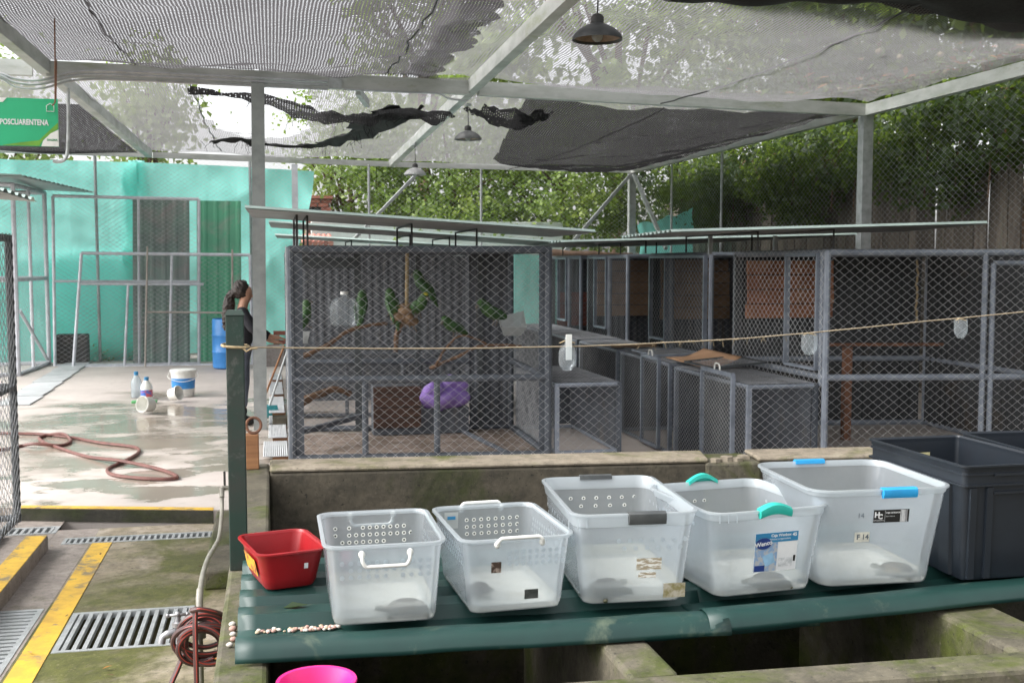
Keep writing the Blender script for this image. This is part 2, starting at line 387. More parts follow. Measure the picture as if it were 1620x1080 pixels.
# ================================================================== SETTING
# one big sheet of ground, below everything
g = MB(); g.add([(-700,-300,-1.3),(700,-300,-1.3),(700,900,-1.3),(-700,900,-1.3)], [(0,1,2,3)]); struct('ground', g, groundm)
def slab(mb, x0, x1, y0, y1, ztop, zbot, holes=()):
    xs = sorted({x0,x1,*[min(max(h[i],x0),x1) for h in holes for i in (0,1)]}); ys = sorted({y0,y1,*[min(max(h[i],y0),y1) for h in holes for i in (2,3)]})
    inh = lambda x,y: any(h[0]<x<h[1] and h[2]<y<h[3] for h in holes)
    for a,b in zip(xs,xs[1:]):
        for c,d in zip(ys,ys[1:]):
            if not inh((a+b)/2,(c+d)/2): mb.add([(a,c,ztop),(b,c,ztop),(b,d,ztop),(a,d,ztop)], [(0,1,2,3)])
    for h in holes:
        hx0,hx1,hy0,hy1 = h[:4]
        mb.add([(hx0,hy0,ztop),(hx1,hy0,ztop),(hx1,hy1,ztop),(hx0,hy1,ztop),(hx0,hy0,zbot),(hx1,hy0,zbot),(hx1,hy1,zbot),(hx0,hy1,zbot)],
               [(0,1,5,4),(1,2,6,5),(2,3,7,6),(3,0,4,7),(4,5,6,7)])
# yard floor: a concrete slab with a front riser; the aisle between the cage rows is sunk
g = MB(); g.prism([(-9,10.9),(-2.0,9.13),(-.47,8.72),(3.46,8.72),(3.46,26),(-9,26)], -1.3, 0); struct('yard_floor', g, yardm)
g = MB(); g.box(3.462,5.218,8.72,26,-1.3,-.33); struct('aisle_floor', g, yardm)
g = MB(); g.box(5.22,9.6,8.72,26,-1.3,0); struct('cage_base_floor', g, yardm)
# dark mossy face and yellow nosing along the yard's front edge
g = MB(); g.prism([(-2.0,9.118),(-.47,8.706),(-.47,8.718),(-2.0,9.131)], -.1, -.006); struct('yard_riser', g, moss_material('riser_moss',(.07,.065,.05),(.04,.04,.03),(.045,.055,.015),.45,.6,.5))
g = MB(); g.prism([(-2.0,9.122),(-.47,8.710),(-.47,8.80),(-2.0,9.215)], .0, .004)
struct('yard_edge_line', g, yellow)
# lower lane with drains
HM = (-1.14,-.47,5.93,6.60); HL = (-1.60,-1.32,4.0,6.72); HS = (-1.50,-.44,8.26,8.44); HT = (-2.0,-1.60,8.62,8.85)
g = MB(); slab(g, -1.30, -.18, 2.0, 8.72, -.1, -.55, [HM, (-1.30,-.44,8.26,8.44)]); struct('lane_floor', g, lanem)
g = MB(); slab(g, -1.60, -1.302, 2.0, 8.72, -.1, -.55, [HL, (-1.50,-1.302,8.26,8.44)]); struct('gutter_floor', g, gutterm)
g = MB(); slab(g, -4.0, -1.602, 8.2, 9.6, -.1, -.4, [HT]); struct('channel_floor', g, gutterm)
g = MB(); g.box(-4.0,-1.56,2.0,8.15,-.6,0); struct('side_pavement', g, gutterm, bevel=.012)
g = MB(); g.box(-1.70,-1.564,2.0,8.13,.0,.004); struct('pavement_edge_line', g, yellow)
g = MB(); g.box(-1.285,-1.15,2.0,8.25,-.1,-.096); struct('lane_line', g, yellow)
g = MB(); g.box(-.44,-.185,6.9,8.6,-.1,.02); struct('lane_side_step', g, tankm, bevel=.015)
def grate(label, x0,x1,y0,y1,z, n, along, bw, fr=.03):
    t_ = thing('drain_grate', label, 'drain grate', ((x0+x1)/2,(y0+y1)/2,z), 0, 'floor drain grates')
    f = MB(); f.box(x0,x1,y0,y0+fr,z-.03,z+.004); f.box(x0,x1,y1-fr,y1,z-.03,z+.004); f.box(x0,x0+fr,y0+fr,y1-fr,z-.03,z+.004); f.box(x1-fr,x1,y0+fr,y1-fr,z-.03,z+.004)
    obj('frame', f, galv, t_)
    for i in range(n):
        k = (i+1)/(n+1)
        b = MB()
        if along == 'y': xx = x0+(x1-x0)*k; b.box(xx-bw/2,xx+bw/2,y0+fr,y1-fr,z-.028,z+.001)
        else: yy = y0+(y1-y0)*k; b.box(x0+fr,x1-fr,yy-bw/2,yy+bw/2,z-.028,z+.001)
        obj('bar', b, galv, t_)
grate('wide steel drain grate with slanting bars in the mossy lane', *HM, -.1, 12, 'y', .022)
grate('long steel grate of close cross bars in the gutter beside the yellow line', *HL, -.1, 44, 'x', .036)
grate('narrow steel grate across the lane below the yard step', HS[0],HS[1],HS[2],HS[3], -.1, 24, 'y', .018, .025)
grate('small pale grate beside the end of the yellow kerb', HT[0],HT[1],HT[2],HT[3], -.1, 7, 'y', .022)

# ---- concrete tank
tk = thing('concrete_tank', 'mossy concrete tank of walled basins under the green sheets', 'tank', (1.8,4.8,-.1))
def rough_wall(poly, z0, z1, name, mat, jit=.006):
    m = MB(); m.prism(poly, z0, z1); o = obj(name, m, mat, tk)
    b = o.modifiers.new('edge','BEVEL'); b.width=.016; b.segments=2; b.limit_method='ANGLE'
    return o
rough_wall([(-.185,2.2),(-.03,2.2),(-.03,6.75),(-.185,6.75)], -.1, .70, 'left_wall', tankm)
bw = rough_wall([(-.03,6.42),(4.9,5.98),(4.92,6.28),(-.03,6.72)], -.4, .70, 'back_wall', tankin)
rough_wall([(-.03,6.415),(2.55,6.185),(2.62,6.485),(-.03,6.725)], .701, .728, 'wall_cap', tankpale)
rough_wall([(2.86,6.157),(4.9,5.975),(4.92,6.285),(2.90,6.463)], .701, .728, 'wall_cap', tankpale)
rough_wall([(2.53,6.165),(2.87,6.135),(2.89,6.47),(2.55,6.50)], .30, .704, 'broken_pier', tankm)
rough_wall([(-.03,2.89),(4.9,2.71),(4.9,2.86),(-.03,3.04)], -.4, .70, 'front_wall', tankm)
rough_wall([(1.0,3.0),(1.155,3.0),(1.155,4.42),(1.0,4.42)], -.4, .698, 'cross_wall', tankm)
rough_wall([(2.24,2.95),(2.47,2.94),(2.45,4.42),(2.22,4.42)], -.4, .698, 'cross_wall', tankm)
rough_wall([(-.03,4.42),(4.9,4.25),(4.9,4.40),(-.03,4.57)], -.4, .66, 'middle_wall', tankm)
rough_wall([(-.03,2.95),(4.9,2.78),(4.9,6.0),(-.03,6.42)], -.42, -.36, 'tank_bottom', tankin)
rough_wall([(-.028,3.03),(4.89,2.85),(4.89,5.99),(-.028,6.42)], .10, .105, 'water', shadewater)  # black water level added to give the basins the darkness of shade
# loose chips of mortar at the broken pier
for k in range(4):
    a = hsh(k,2)*6.28; cx_, cy_ = 2.60+.07*k, 6.19+.10*hsh(k,5); m = MB()
    m.prism([(cx_+.05*(.6+.5*hsh(k,j))*math.cos(a+j*1.05), cy_+.04*(.6+.5*hsh(j,k))*math.sin(a+j*1.05)) for j in range(6)], .703, .722+.012*hsh(k,8)); obj('mortar_chip', m, tankpale, tk)
text('number_mark', '3', .085, M('turquoise_paint',(.03,.30,.28),None,8,rough=.7,bump=0), tk, (2.238-1.8, 3.34-4.8, .50+.1), (R(90),0,R(-90)), 'CENTER', .0005, .002)

# ---- canopy frame
cf = thing('canopy_frame', 'white steel frame of beams and posts carrying the shade nets', 'canopy frame', (2.8,18,0))
def beam(a, b, w, h, mat=None, name='beam'):
    m = MB(); m.bar(a, b, w, h); obj(name, m, mat or beamm, cf)
ZB = 4.0
beam((-2.42,6.4,ZB+.02),(-2.30,22.74,ZB+.02),.11,.15); beam((2.30,6.4,ZB+.02),(2.53,23.83,ZB+.02),.11,.15); beam((7.97,6.4,ZB),(8.06,14.02,ZB),.11,.15); beam((8.06,14.16,ZB),(8.06,24.29,ZB),.11,.13)
beam((-2.36,12.98,ZB),(2.35,13.30,ZB),.10,.165); beam((2.47,13.34,ZB),(8.00,14.06,ZB),.10,.165); beam((-5.6,12.79,ZB),(-2.50,12.97,ZB),.10,.165)
beam((-5.6,22.2,ZB),(-2.36,22.68,ZB),.09,.11); beam((-2.24,22.76,ZB),(2.46,23.8,ZB),.09,.11); beam((2.60,23.86,ZB),(8.0,24.27,ZB),.09,.11)
beam((-.155,12.92,0),(-.125,12.98,ZB-.085),.145,.145,postm,'post'); beam((8.06,14.09,0),(8.06,14.09,ZB-.078),.15,.15,galv,'post'); beam((8.06,24.29,0),(8.06,24.29,ZB-.07),.15,.15,galv,'post')
beam((8.0,24.2,3.9),(6.4,24.2,2.1),.07,.07,galv,'brace'); beam((8.06,24.15,3.9),(8.06,22.0,2.2),.07,.07,galv,'brace'); beam((3.2,24.0,3.93),(1.7,23.6,2.4),.06,.06,galv,'brace')
beam((1.02,13.25,ZB-.09),(1.18,13.9,ZB-.14),.06,.09,galv,'bracket')
beam((.68,13.13,ZB-.03),(.82,13.14,ZB-.03),.06,.12,galv,'junction_box')
beam((7.97,6.5,-.1),(7.97,6.5,ZB-.08),.14,.14,galv,'post')
beam((-2.42,6.45,0),(-2.42,6.45,ZB-.06),.14,.14,galv,'post')
beam((-2.36,6.45,ZB),(2.25,6.45,ZB),.10,.14); beam((2.36,6.45,ZB),(7.9,6.5,ZB),.10,.14)
# electrical conduits under the front beam
for k,(dz,dy) in enumerate(((-.015,-.09),(-.055,-.10),(-.10,-.085))):
    m = MB(); p = [(-4.6,12.72+dy,3.90+dz*.4),(-3.0,12.8+dy,3.92+dz*.4),(-2.62,12.82+dy,3.86+dz),(-2.36,12.84+dy,3.86+dz),(-2.05,12.90+dy,3.96+dz),(-1.6,12.94+dy,3.99+dz),(-.6,13.02+dy,3.99+dz),(.66,13.10+dy,3.985+dz)]
    m.tube(smoothpath(p,6), .016 if k<2 else .013, 8)
    tag(obj('conduit', m, M('conduit_steel',(.55,.55,.56),(.42,.42,.43),6,rough=.35,metal=.7,bump=0), smooth=True), ['uppermost grey conduit pipe clipped along the front beam','middle grey conduit pipe clipped along the front beam','lowest thin conduit pipe clipped along the front beam'][k], 'conduit', 'conduits along the front beam')
m = MB(); m.tube(smoothpath([(.84,13.08,3.90),(1.6,13.13,3.90),(1.95,13.15,3.90),(2.08,13.17,3.85),(2.3,13.19,3.83)],6), .013, 8)
tag(obj('conduit', m, MATS['conduit_steel'], smooth=True), 'short bent conduit running to the crossing of the middle beams', 'conduit', 'conduits along the front beam')

# ---- shade nets
def net(name, label, fn, nu, nv, mat, keep=None):
    m = MB(); m.grid(fn, nu, nv, keep); o = obj(name, m, mat, smooth='all'); return tag(o, label, 'shade net', 'shade nets on the canopy')
def lerp(a,b,t): return a+(b-a)*t
net('shade_net', 'dense grey shade net over the front left bay with a torn edge',
    lambda u,v: ((lambda y: (lerp(-2.45, 1.98+.10*wob(y*3,0,1)+.05*wob(y*11,0,2), u), y, 4.115-.20*math.sin(math.pi*u)*math.sin(math.pi*min(1,v*1.0))**.6+.05*wob(u*9,v*11,.3)))(lerp(6.6,13.22,v))), 44, 90, netdense)
net('shade_net', 'pale open net strip between the torn edge and the middle beam',
    lambda u,v: (lerp(1.55,2.36,u), lerp(6.6,13.25,v), 4.13+.03*wob(u*5,v*9,2)), 10, 60, netlight)
net('shade_net', 'pale open net over the front right bay strewn with leaves',
    lambda u,v: (lerp(2.36,8.04,u), lerp(6.6,13.25+.75*u,v), 4.12-.34*math.sin(math.pi*u)**.8*math.sin(math.pi*v)**.5+.035*wob(u*9,v*12,1)), 50, 80, netlight)
def hole(u,v):
    x = lerp(-2.35,2.45,u); y = lerp(13.1,23.2,v); d = ((x+.15)/.80)**2+((y-16.0)/3.0)**2
    return d+.35*wob(x*4,y*2.2,3)+.2*wob(x*13,y*7,1) > 1
net('shade_net', 'torn pale net over the back left bay with a wide hole to the sky',
    lambda u,v: (lerp(-2.35,2.45,u), lerp(13.1,22.75+1.0*u,v), 4.10-.13*math.sin(math.pi*u)*math.sin(math.pi*v)**.5+.04*wob(u*8,v*10,4)), 90, 150, netlight, hole)
net('shade_net', 'pale open net over the back right bay',
    lambda u,v: (lerp(2.45,8.04,u), lerp(13.4+.7*u,23.8+.4*u,v), 4.10-.05*math.sin(math.pi*u)+.03*wob(u*8,v*10,5)), 40, 70, netlight)
def drape(u,v):
    x = lerp(3.15+1.0*math.sin(math.pi*v*.5)**1.3+3.6*max(0,v-.55)**1.25*2.0, 8.03, u); y = lerp(13.55+.6*(x-2.4)/5.6, 24.0, v)
    e = max(0, 1-u*2.6); return (x, y, 4.03-.36*math.sin(math.pi*min(1,u*.9+.1))*math.sin(math.pi*(.08+.9*v))**.7-.20*e*math.sin(math.pi*v)+.045*wob(x*2,y*1.3,2)+.02*wob(x*5,y*4,3))
net('shade_net', 'dense dark net sagging in a curve from the back right corner', drape, 40, 60, netblack)
net('shade_net', 'pale open net over the far left back bay', lambda u,v: (lerp(-5.4,-2.42,u), lerp(12.75+.2*u,22.2+.5*u,v), 4.09-.08*math.sin(math.pi*u)+.03*wob(u*9,v*11,8)), 30, 50, netlight)
net('shade_net', 'dark net panel drooping behind the green sign', lambda u,v: (lerp(-5.2,-2.45,u), lerp(15.6,22.2,v), 4.0-.22*math.sin(math.pi*u)*math.sin(math.pi*v)**.6-.02), 24, 40, netblack)
net('shade_net', 'heavy black folded net along the front edge of the right bay',
    lambda u,v: (lerp(2.9,8.0,u), lerp(6.3, 8.35+1.0*max(0,u-.42)**.6-.25*wob(u*7,0,1)*.5, v), 3.98-.10*wob(u*6,v*3,2)-.16*math.sin(math.pi*v)), 60, 24, M('black_cloth',(.012,.012,.012),(.006,.006,.006),30,rough=.9))
def strip(label, pts, wid, mat, seed):
    p = smoothpath(pts, 8); m = MB(); k = len(p)
    def fn(u,v):
        i = min(k-1,int(round(v*(k-1)))); a = p[max(0,i-1)]; b = p[min(k-1,i+1)]; d = (b-a); d.z=0; d.normalize(); n_ = Vector((-d.y,d.x,0))
        w = (wid[min(len(wid)-1,int(v*len(wid)))])*(1+.35*wob(v*23,0,seed)); c = p[i]+n_*((u-.5)*w)
        return (c.x, c.y, c.z-.10*w*math.sin(u*9+seed)-.06*abs(wob(v*17,u*3,seed))-(.05 if .3<u<.7 else 0))
    m.grid(fn, 6, k-1); return tag(obj('shade_net', m, mat, smooth='all'), label, 'shade net', 'shade nets on the canopy')
bc = MATS['black_cloth']
def threads(o, pts, n, seed):
    r_ = random.Random(seed); m = MB()
    for k in range(n):
        p = Vector(pts[r_.randrange(len(pts))])+Vector((r_.uniform(-.25,.25),r_.uniform(-.3,.3),-.03)); q = p+Vector((r_.uniform(-.08,.08),r_.uniform(-.05,.05),-r_.uniform(.04,.22))); m.tube([p,p.lerp(q,.5)+Vector((r_.uniform(-.03,.03),0,0)),q],.004,3)
    h_ = obj('loose_threads', m, bc, o); h_['kind'] = 'stuff'
threads(strip('ragged black net strip dangling across the hole in the net', [(-.95,19.4,3.97),(-.5,19.0,3.98),(-.1,19.6,3.97),(.75,19.4,3.95),(1.1,17.9,3.9),(1.35,16.4,3.86),(1.5,15.0,3.86),(1.62,14.3,3.93)], [.10,.16,.22,.22,.40,.62,.75,.55], bc, 1), [(-.9,19.4,3.95),(-.3,19.2,3.95),(.7,19.4,3.93),(1.1,17.9,3.85),(1.35,16.4,3.8),(1.5,15,3.8)], 40, 4)
threads(strip('black rolled net edge hung below the front beam', [(-.9,13.35,3.92),(-.1,13.7,3.90),(.5,14.6,3.86),(1.1,14.7,3.82),(1.6,14.3,3.85),(2.3,14.9,3.9)], [.12,.25,.5,.4,.45,.45], netblack, 2), [(-.1,13.7,3.86),(.5,14.6,3.82),(1.1,14.7,3.78),(1.6,14.3,3.8)], 24, 5)
strip('dark net flap beside the middle beam', [(2.6,14.2,3.90),(3.0,14.5,3.84),(3.35,14.9,3.84),(3.6,14.4,3.92)], [.5,.6,.45,.3], netblack, 3)
# seams of cord in the nets
for k,(x,y0,y1,zz,lb) in enumerate(((-1.45,6.7,13.1,4.0,'dark seam cord along the front net towards the sign'),(1.34,6.7,13.2,4.02,'dark seam cord along the front net towards the middle beam'),(4.9,6.7,13.6,3.83,'dark seam cord in the pale net of the front right bay'),(-.95,13.3,22.9,4.02,'thin seam cord in the torn net of the back left bay'),(1.0,13.4,23.3,4.04,'thin seam cord near the middle beam in the back bay'),(5.1,14.0,23.8,3.84,'thin seam cord in the sagging dark net'))):
    m = MB(); m.tube([(x+.03*wob(i*.9,0,k), lerp(y0,y1,i/30), zz+.10*(2*i/30-1)**2+.006*wob(i*2,0,k)) for i in range(31)], .009, 5)
    tag(obj('seam_cord', m, blackm), lb, 'cord', 'seam cords in the nets')
# leaf litter and fallen fruit caught in the net
def litter(name, label, n, box, mats, sz, seed):
    m = MB(); rr = random.Random(seed)
    for i in range(n):
        x,y = box(rr); z = 4.165-.34*math.sin(math.pi*min(1,max(0,(x-2.36)/5.68)))**.8*math.sin(math.pi*min(1,max(0,(y-6.6)/7.0)))**.5 + rr.uniform(0,.05)
        a = rr.uniform(0,6.28); s = sz*rr.uniform(.6,1.4); m.m = rr.randrange(len(mats)); ca,sa = math.cos(a),math.sin(a); tl = rr.uniform(-.5,.5)*s
        m.add([(x-ca*s,y-sa*s,z-tl),(x+sa*s*.4,y-ca*s*.4,z+.3*s),(x+ca*s,y+sa*s,z+tl),(x-sa*s*.4,y+ca*s*.4,z)], [(0,1,2,3)])
    return tag(obj(name, m, mats), label, 'leaf litter', kind='stuff')
dry1 = M('dry_leaf_orange',(.42,.17,.03),(.28,.12,.03),9,rough=.8,bump=0); dry2 = M('dry_leaf_brown',(.16,.09,.04),(.10,.06,.03),9,rough=.8,bump=0)
litter('leaf_litter', 'fallen brown and green leaves caught on the net at the right beam', 420, lambda r: (8.0-abs(r.gauss(0,.8)), r.uniform(7,13.9)), [dry2,dry2,dry1,leafdeep,leafbright], .06, 3)
litter('leaf_litter', 'scattered orange leaves lying on the pale net', 60, lambda r: (r.uniform(4.5,8), r.uniform(7.5,13)), [dry1,dry2], .05, 4)
for k in range(9):
    x,y = 5.2+2.6*hsh(k,3), 9.2+4.2*hsh(k,7); m = MB(); z = 4.18-.34*math.sin(math.pi*(x-2.36)/5.68)**.8*math.sin(math.pi*(y-6.6)/7)**.5
    m.ball((x,y,z),(.032,.032,.028),9,6); tag(obj('fallen_fruit', m, M('fruit',(.30,.26,.16),(.18,.15,.10),20,rough=.7), smooth='all'), 'small pale round fruit lying on the net of the front right bay', 'fruit', 'fruits fallen on the net')
# ================================================================== PERIMETER
# back fence: posts and wire (in front of the tarps)
bf = thing('back_fence', 'tall chain-link fence with thin posts along the back of the yard', 'fence', (0,23.4,0))
def bline(x): return 22.30+(x+5)*.142 if x < 2.5 else 23.75+(x-2.5)*.09
for x in (-7.5,-3.28,-.4,2.0,4.5):
    m = MB(); m.tube([(x,bline(x)+.03,0),(x,bline(x)+.03,3.94)], .03 if x<0 else .026, 8); obj('post', m, galv, bf, smooth=True)
for a,b in ((-8.5,-3.3),(-3.3,.6),(.6,4.5),(4.5,8.0)):
    ya,yb = bline(a),bline(b); chain('wire_mesh', (a,ya,.0), (b-a,yb-ya,0), (0,0,3.92), bf, wirem, .062, .085, .0030)
m = MB(); m.bar((.48,bline(.5)-.02,0),(.48,bline(.5)-.02,3.9),.12,.05); obj('post', m, M('white_post',(.72,.74,.78),(.6,.62,.66),6,rough=.5), bf)
# right fence
rf = thing('side_fence', 'tall chain-link fence between the canopy posts on the shaded side', 'fence', (8.1,16,0))
for y in (5.0,9.5,19.2,21.8):
    m = MB(); m.tube([(8.1,y,0),(8.1,y,3.92)], .026, 8); obj('post', m, galv, rf, smooth=True)
for a,b in ((4.0,9.5),(9.5,14.0),(14.18,19.2),(19.2,24.2)):
    chain('wire_mesh', (8.13,a,0), (0,b-a,0), (0,0,3.9), rf, wired, .066, .085, .0030)
# board fence behind it
bd = thing('board_fence', 'weathered dark board fence behind the wire on the shaded side', 'fence', (9.3,16,-.2))
protos = []
for k in range(5):
    m = MB(); h = 3.62+.12*hsh(k,1); w = .115
    m.prism([(-.016,-w),(.016,-w*.96),(.02,w*.97),(-.013,w)], 0, h); protos.append(m)
pm = []
y = 3.5; i = 0
while y < 25.5:
    k = i % 5
    if i < 5:
        o = obj('board', protos[k], boardm, bd, rel=False); pm.append(o)
    else:
        o = pm[k].copy(); C.objects.link(o); o.parent = bd
    o.location = (.03*(hsh(i,3)-.5), y-16, .05*hsh(i,4)); o.rotation_euler = (R(1.6*(hsh(i,5)-.5)), 0, R(7*(hsh(i,6)-.5))); o.scale = (1,.9+.2*hsh(i,7),.93+.1*hsh(i,8))
    y += .225+.012*hsh(i,9); i += 1
for z in (.7,3.0):
    m = MB(); m.box(9.34,9.40,3.4,25.6,z,z+.09); obj('rail', m, boardm, bd)
# turquoise tarp scrap in the far corner
m = MB(); m.grid(lambda u,v: (8.35+.05*wob(v*6,u*5,1), lerp(21.2,24.6,u), lerp(1.6,2.95-.15*u+.06*wob(u*9,0,1),v)), 20, 16)
tag(obj('tarp', m, tarpm, smooth='all'), 'small turquoise tarp hung on the fence in the far dark corner', 'tarp', 'turquoise tarps')
# ---- big turquoise tarps at the back
def tarp_l(u,v):
    x = lerp(-8.6,-2.55,u); z = lerp(-.02,3.86,v); dg = (x*1.1+z*.9)
    return (x, bline(x)+.10+.085*(1-abs(math.sin(dg*2.1+wob(x,z,2))))*(.4+v*.6)+.035*math.sin(dg*9.1+1+2*wob(x*.8,z,1))*abs(math.sin(dg*1.3))+.02*wob(x*3,z*3,1), z-.03*abs(wob(x*1.3,0,2))*v)
m = MB(); m.grid(tarp_l, 70, 44); tag(obj('tarp', m, tarpm, smooth='all'), 'creased turquoise tarp behind the far left cage', 'tarp', 'turquoise tarps')
m = MB(); m.grid(lambda u,v: (lerp(-8.6,-2.5,u), bline(lerp(-8.6,-2.5,u))+.24+.04*math.sin(u*23+v*5), lerp(.02,2.1+.06*math.sin(u*9),v)), 40, 14); tag(obj('tarp', m, tarpm, smooth='all'), 'lower second layer of turquoise tarp behind the far left cage', 'tarp', 'turquoise tarps')
def tarp_r(u,v):
    z0 = .1; top = 3.86
    xe = .74-.42*(1-v)**1.1-.14*math.sin(v*5); x = lerp(-2.85, xe, u); z = lerp(z0,top-.08*u*u,v)
    return (x, bline(x)+.16+.08*(1-abs(math.sin((x*.8-z)*1.7+wob(x,z,1))))*(.5+.5*u)+.02*math.sin((x+z*.5)*11+2*wob(x,z,3))*abs(wob(x*.7,z*.6,5))+.05*max(0,u-.85)*6*math.sin(z*6+x*9)+.016*wob(x*3,z*4,3), z)
m = MB(); m.grid(tarp_r, 60, 44); tag(obj('tarp', m, tarpm, smooth='all'), 'flat turquoise tarp behind the leaning green metal sheets', 'tarp', 'turquoise tarps')
m = MB(); m.grid(lambda u,v: (lerp(-2.72,-2.42,u)+.02*math.sin(v*9), bline(-2.5)+.24+.05*math.sin(u*9), lerp(.1,3.9,v)), 10, 20); tag(obj('tarp', m, tarpm, smooth='all'), 'narrow doubled turquoise tarp fold where the two big tarps meet', 'tarp', 'turquoise tarps')
m = MB(); m.grid(lambda u,v: (lerp(.95,7.6,u), bline(lerp(.95,7.6,u))+.12+.05*math.sin(u*31+3*wob(u*4,v*2,1))*(.4+.6*v), lerp(0,2.06+.05*wob(u*11,0,2),v)), 60, 16)
tag(obj('tarp', m, tarpm, smooth='all'), 'low turquoise tarp along the foot of the back fence behind the cages', 'tarp', 'turquoise tarps')
# ---- beyond the back fence
m = MB(); m.box(.9,6.9,26.0,26.3,-1.3,2.88); wb = tag(obj('low_white_wall', m, M('white_render',(.60,.64,.61),(.52,.56,.53),2,rough=.8), bevel=.02), 'low pale rendered wall behind the cage roofs', 'wall')
bs = thing('brick_shed', 'red brick shed corner with a dark window behind the tarp', 'shed', (1.1,27.2,-1.3))
brickc = M('brick_red',(.36,.13,.09),(.24,.09,.07),4,rough=.85,vary=.25)
brm = MB(); brm.box(-.118,.118,-.05,.05,-.042,.042); bpro = None
m = MB(); m.box(.82,1.38,27.06,28.2,-1.3,3.42); obj('wall', m, M('mortar',(.30,.24,.2),None,9,rough=.9), bs)
for r_ in range(10):
    for c_ in range(2):
        x = .955+.27*c_+(.07 if r_%2 else 0); z = 2.52+.095*r_
        if r_ in (6,7) and c_==0: continue
        if bpro is None: o = obj('brick', brm, brickc, bs, rel=False); bpro = o
        else: o = bpro.copy(); C.objects.link(o); o.parent = bs
        o.location = (x-1.1, 27.02-27.2, z+1.3)
m = MB(); m.box(.86,1.2,27.035,27.05,2.98,3.25); obj('window', m, blackm, bs)
m = MB(); m.box(.72,1.45,26.9,28.3,3.43,3.50); obj('roof', m, brickc, bs)
tr = thing('tiled_roof', 'small red clay tile roof edge showing above the front cage', 'roof', (1.0,25.4,2.2))
for k in range(6):
    m = MB(); x = .72+.115*k; m.tube([(x,25.0,2.34),(x,25.9,2.52)], .06, 8); obj('roof_tile', m, M('clay_tile',(.55,.22,.17),(.42,.16,.13),5,rough=.8,vary=.2), tr, smooth=True)
m = MB(); m.box(.66,1.36,25.05,25.9,1.9,2.30); obj('wall', m, MATS['mortar'], tr)

# ---- trees and plants
def leaves(P, nrm, size, rg):
    n = len(P); d = rg.normal(size=(n,3)); d[:,2] -= .35; d /= np.linalg.norm(d,axis=1)[:,None]
    s = np.cross(d, nrm + rg.normal(size=(n,3))*.5); s /= (np.linalg.norm(s,axis=1)[:,None]+1e-6)
    up = np.cross(s, d); L = size*rg.uniform(.5,1.35,size=(n,1)); w = L*rg.uniform(.26,.42,size=(n,1))
    a = P; b = P+d*L*.5+s*w+up*L*.10; c = P+d*L; e = P+d*L*.5-s*w+up*L*.10
    V = np.stack([a,b,c,e],1).reshape(-1,3); q = np.arange(4*n).reshape(-1,4); return V, q
def crown_points(c, r, ncl, nper, seed, spread=.34, clip=None):
    rg = np.random.default_rng(seed); c = np.array(c); r = np.array(r)
    d = rg.normal(size=(ncl,3)); d /= np.linalg.norm(d,axis=1)[:,None]; rad = rg.uniform(.25,1.0,size=(ncl,1))**.45
    cc = c + d*rad*r*(1+.18*rg.normal(size=(ncl,1)))
    sz = rg.uniform(.5,1.35,size=(ncl,1))
    P = (cc[:,None,:] + rg.normal(size=(ncl,nper,3))*spread*sz[:,:,None]*np.array([1,1,.62])).reshape(-1,3)
    nr = (P - c)/r; nr[:,2] += .6
    if clip is not None: k = clip(P); P = P[k]; nr = nr[k]
    return P, nr, rg
def tree(label, base, top, c, r, ncl, nper, leaf, mat, seed, clip=None, spread=.34, tr_=.14, name='tree', cat='tree', group='trees around the yard'):
    t_ = thing(name, label, cat, base, 0, group); rr = random.Random(seed)
    m = MB(); b = Vector(base); tp = Vector(top)
    m.tube(smoothpath([b, b.lerp(tp,.35)+Vector((rr.uniform(-.2,.2),rr.uniform(-.2,.2),0)), b.lerp(tp,.7)+Vector((rr.uniform(-.2,.2),rr.uniform(-.2,.2),0)), tp],5), [tr_*(1-.6*i/15) for i in range(16)], 8); tr = obj('trunk', m, branch, t_, smooth=True)
    m = MB()
    for k in range(9):
        a = b.lerp(tp, rr.uniform(.45,.98)); d = np.random.default_rng(seed*50+k).normal(size=3); d[2] = abs(d[2])*.6; d /= np.linalg.norm(d)
        e = Vector(c)+Vector(d*np.array(r)*.8); m.tube(smoothpath([a, a.lerp(e,.5)+Vector((0,0,.2)), e],4), [tr_*.45*(1-.8*i/8) for i in range(9)], 5)
    obj('limb', m, branch, t_, smooth=True)
    P, nr, rg = crown_points(c, r, ncl, nper, seed, spread, clip); V, q = leaves(P, nr, leaf, rg); mesh_np('crown', V, q, mat, t_)
    return t_
outside = lambda P: ((P[:,1] > 24.9) | (P[:,0] > 8.55) | (P[:,2] > 4.5)) & (P[:,2] > -1.2)
tree('feathery bright green tree behind the fence beside the brick shed', (1.9,29.5,-1.3), (2.0,29.6,4.2), (2.2,28.2,3.9), (1.7,1.6,2.5), 150, 80, .125, leafbright, 11, outside)
tree('bushy bright green tree right behind the middle of the back fence', (4.6,28.5,-1.3), (4.6,28.4,4.5), (4.6,27.6,3.7), (1.9,1.6,2.6), 170, 80, .125, leafbright, 12, outside)
tree('dense green tree behind the back fence near the corner braces', (7.5,28.2,-1.3), (7.4,28,4.5), (7.3,27.2,3.6), (2.1,1.7,2.6), 170, 80, .125, leafbright, 13, outside)
tree('dark green tree behind the far corner post of the canopy', (10.2,27.8,-1.3), (10.3,27.6,5), (10.2,26.6,4.0), (2.3,1.9,2.8), 170, 80, .125, leafdeep, 14, outside)
tree('tall leafy tree rising above the net behind the middle lamps', (4.4,34,-1.3), (4.5,34,8), (4.9,33.5,8.9), (3.0,2.4,3.2), 70, 60, .26, leafpale, 15, outside, .5, .22)
tree('tall broad tree rising above the net of the front right bay', (10.5,33,-1.3), (10.5,33,9), (9.6,32,9.6), (5.0,3,4.2), 105, 55, .28, leafpale, 16, outside, .5, .24)
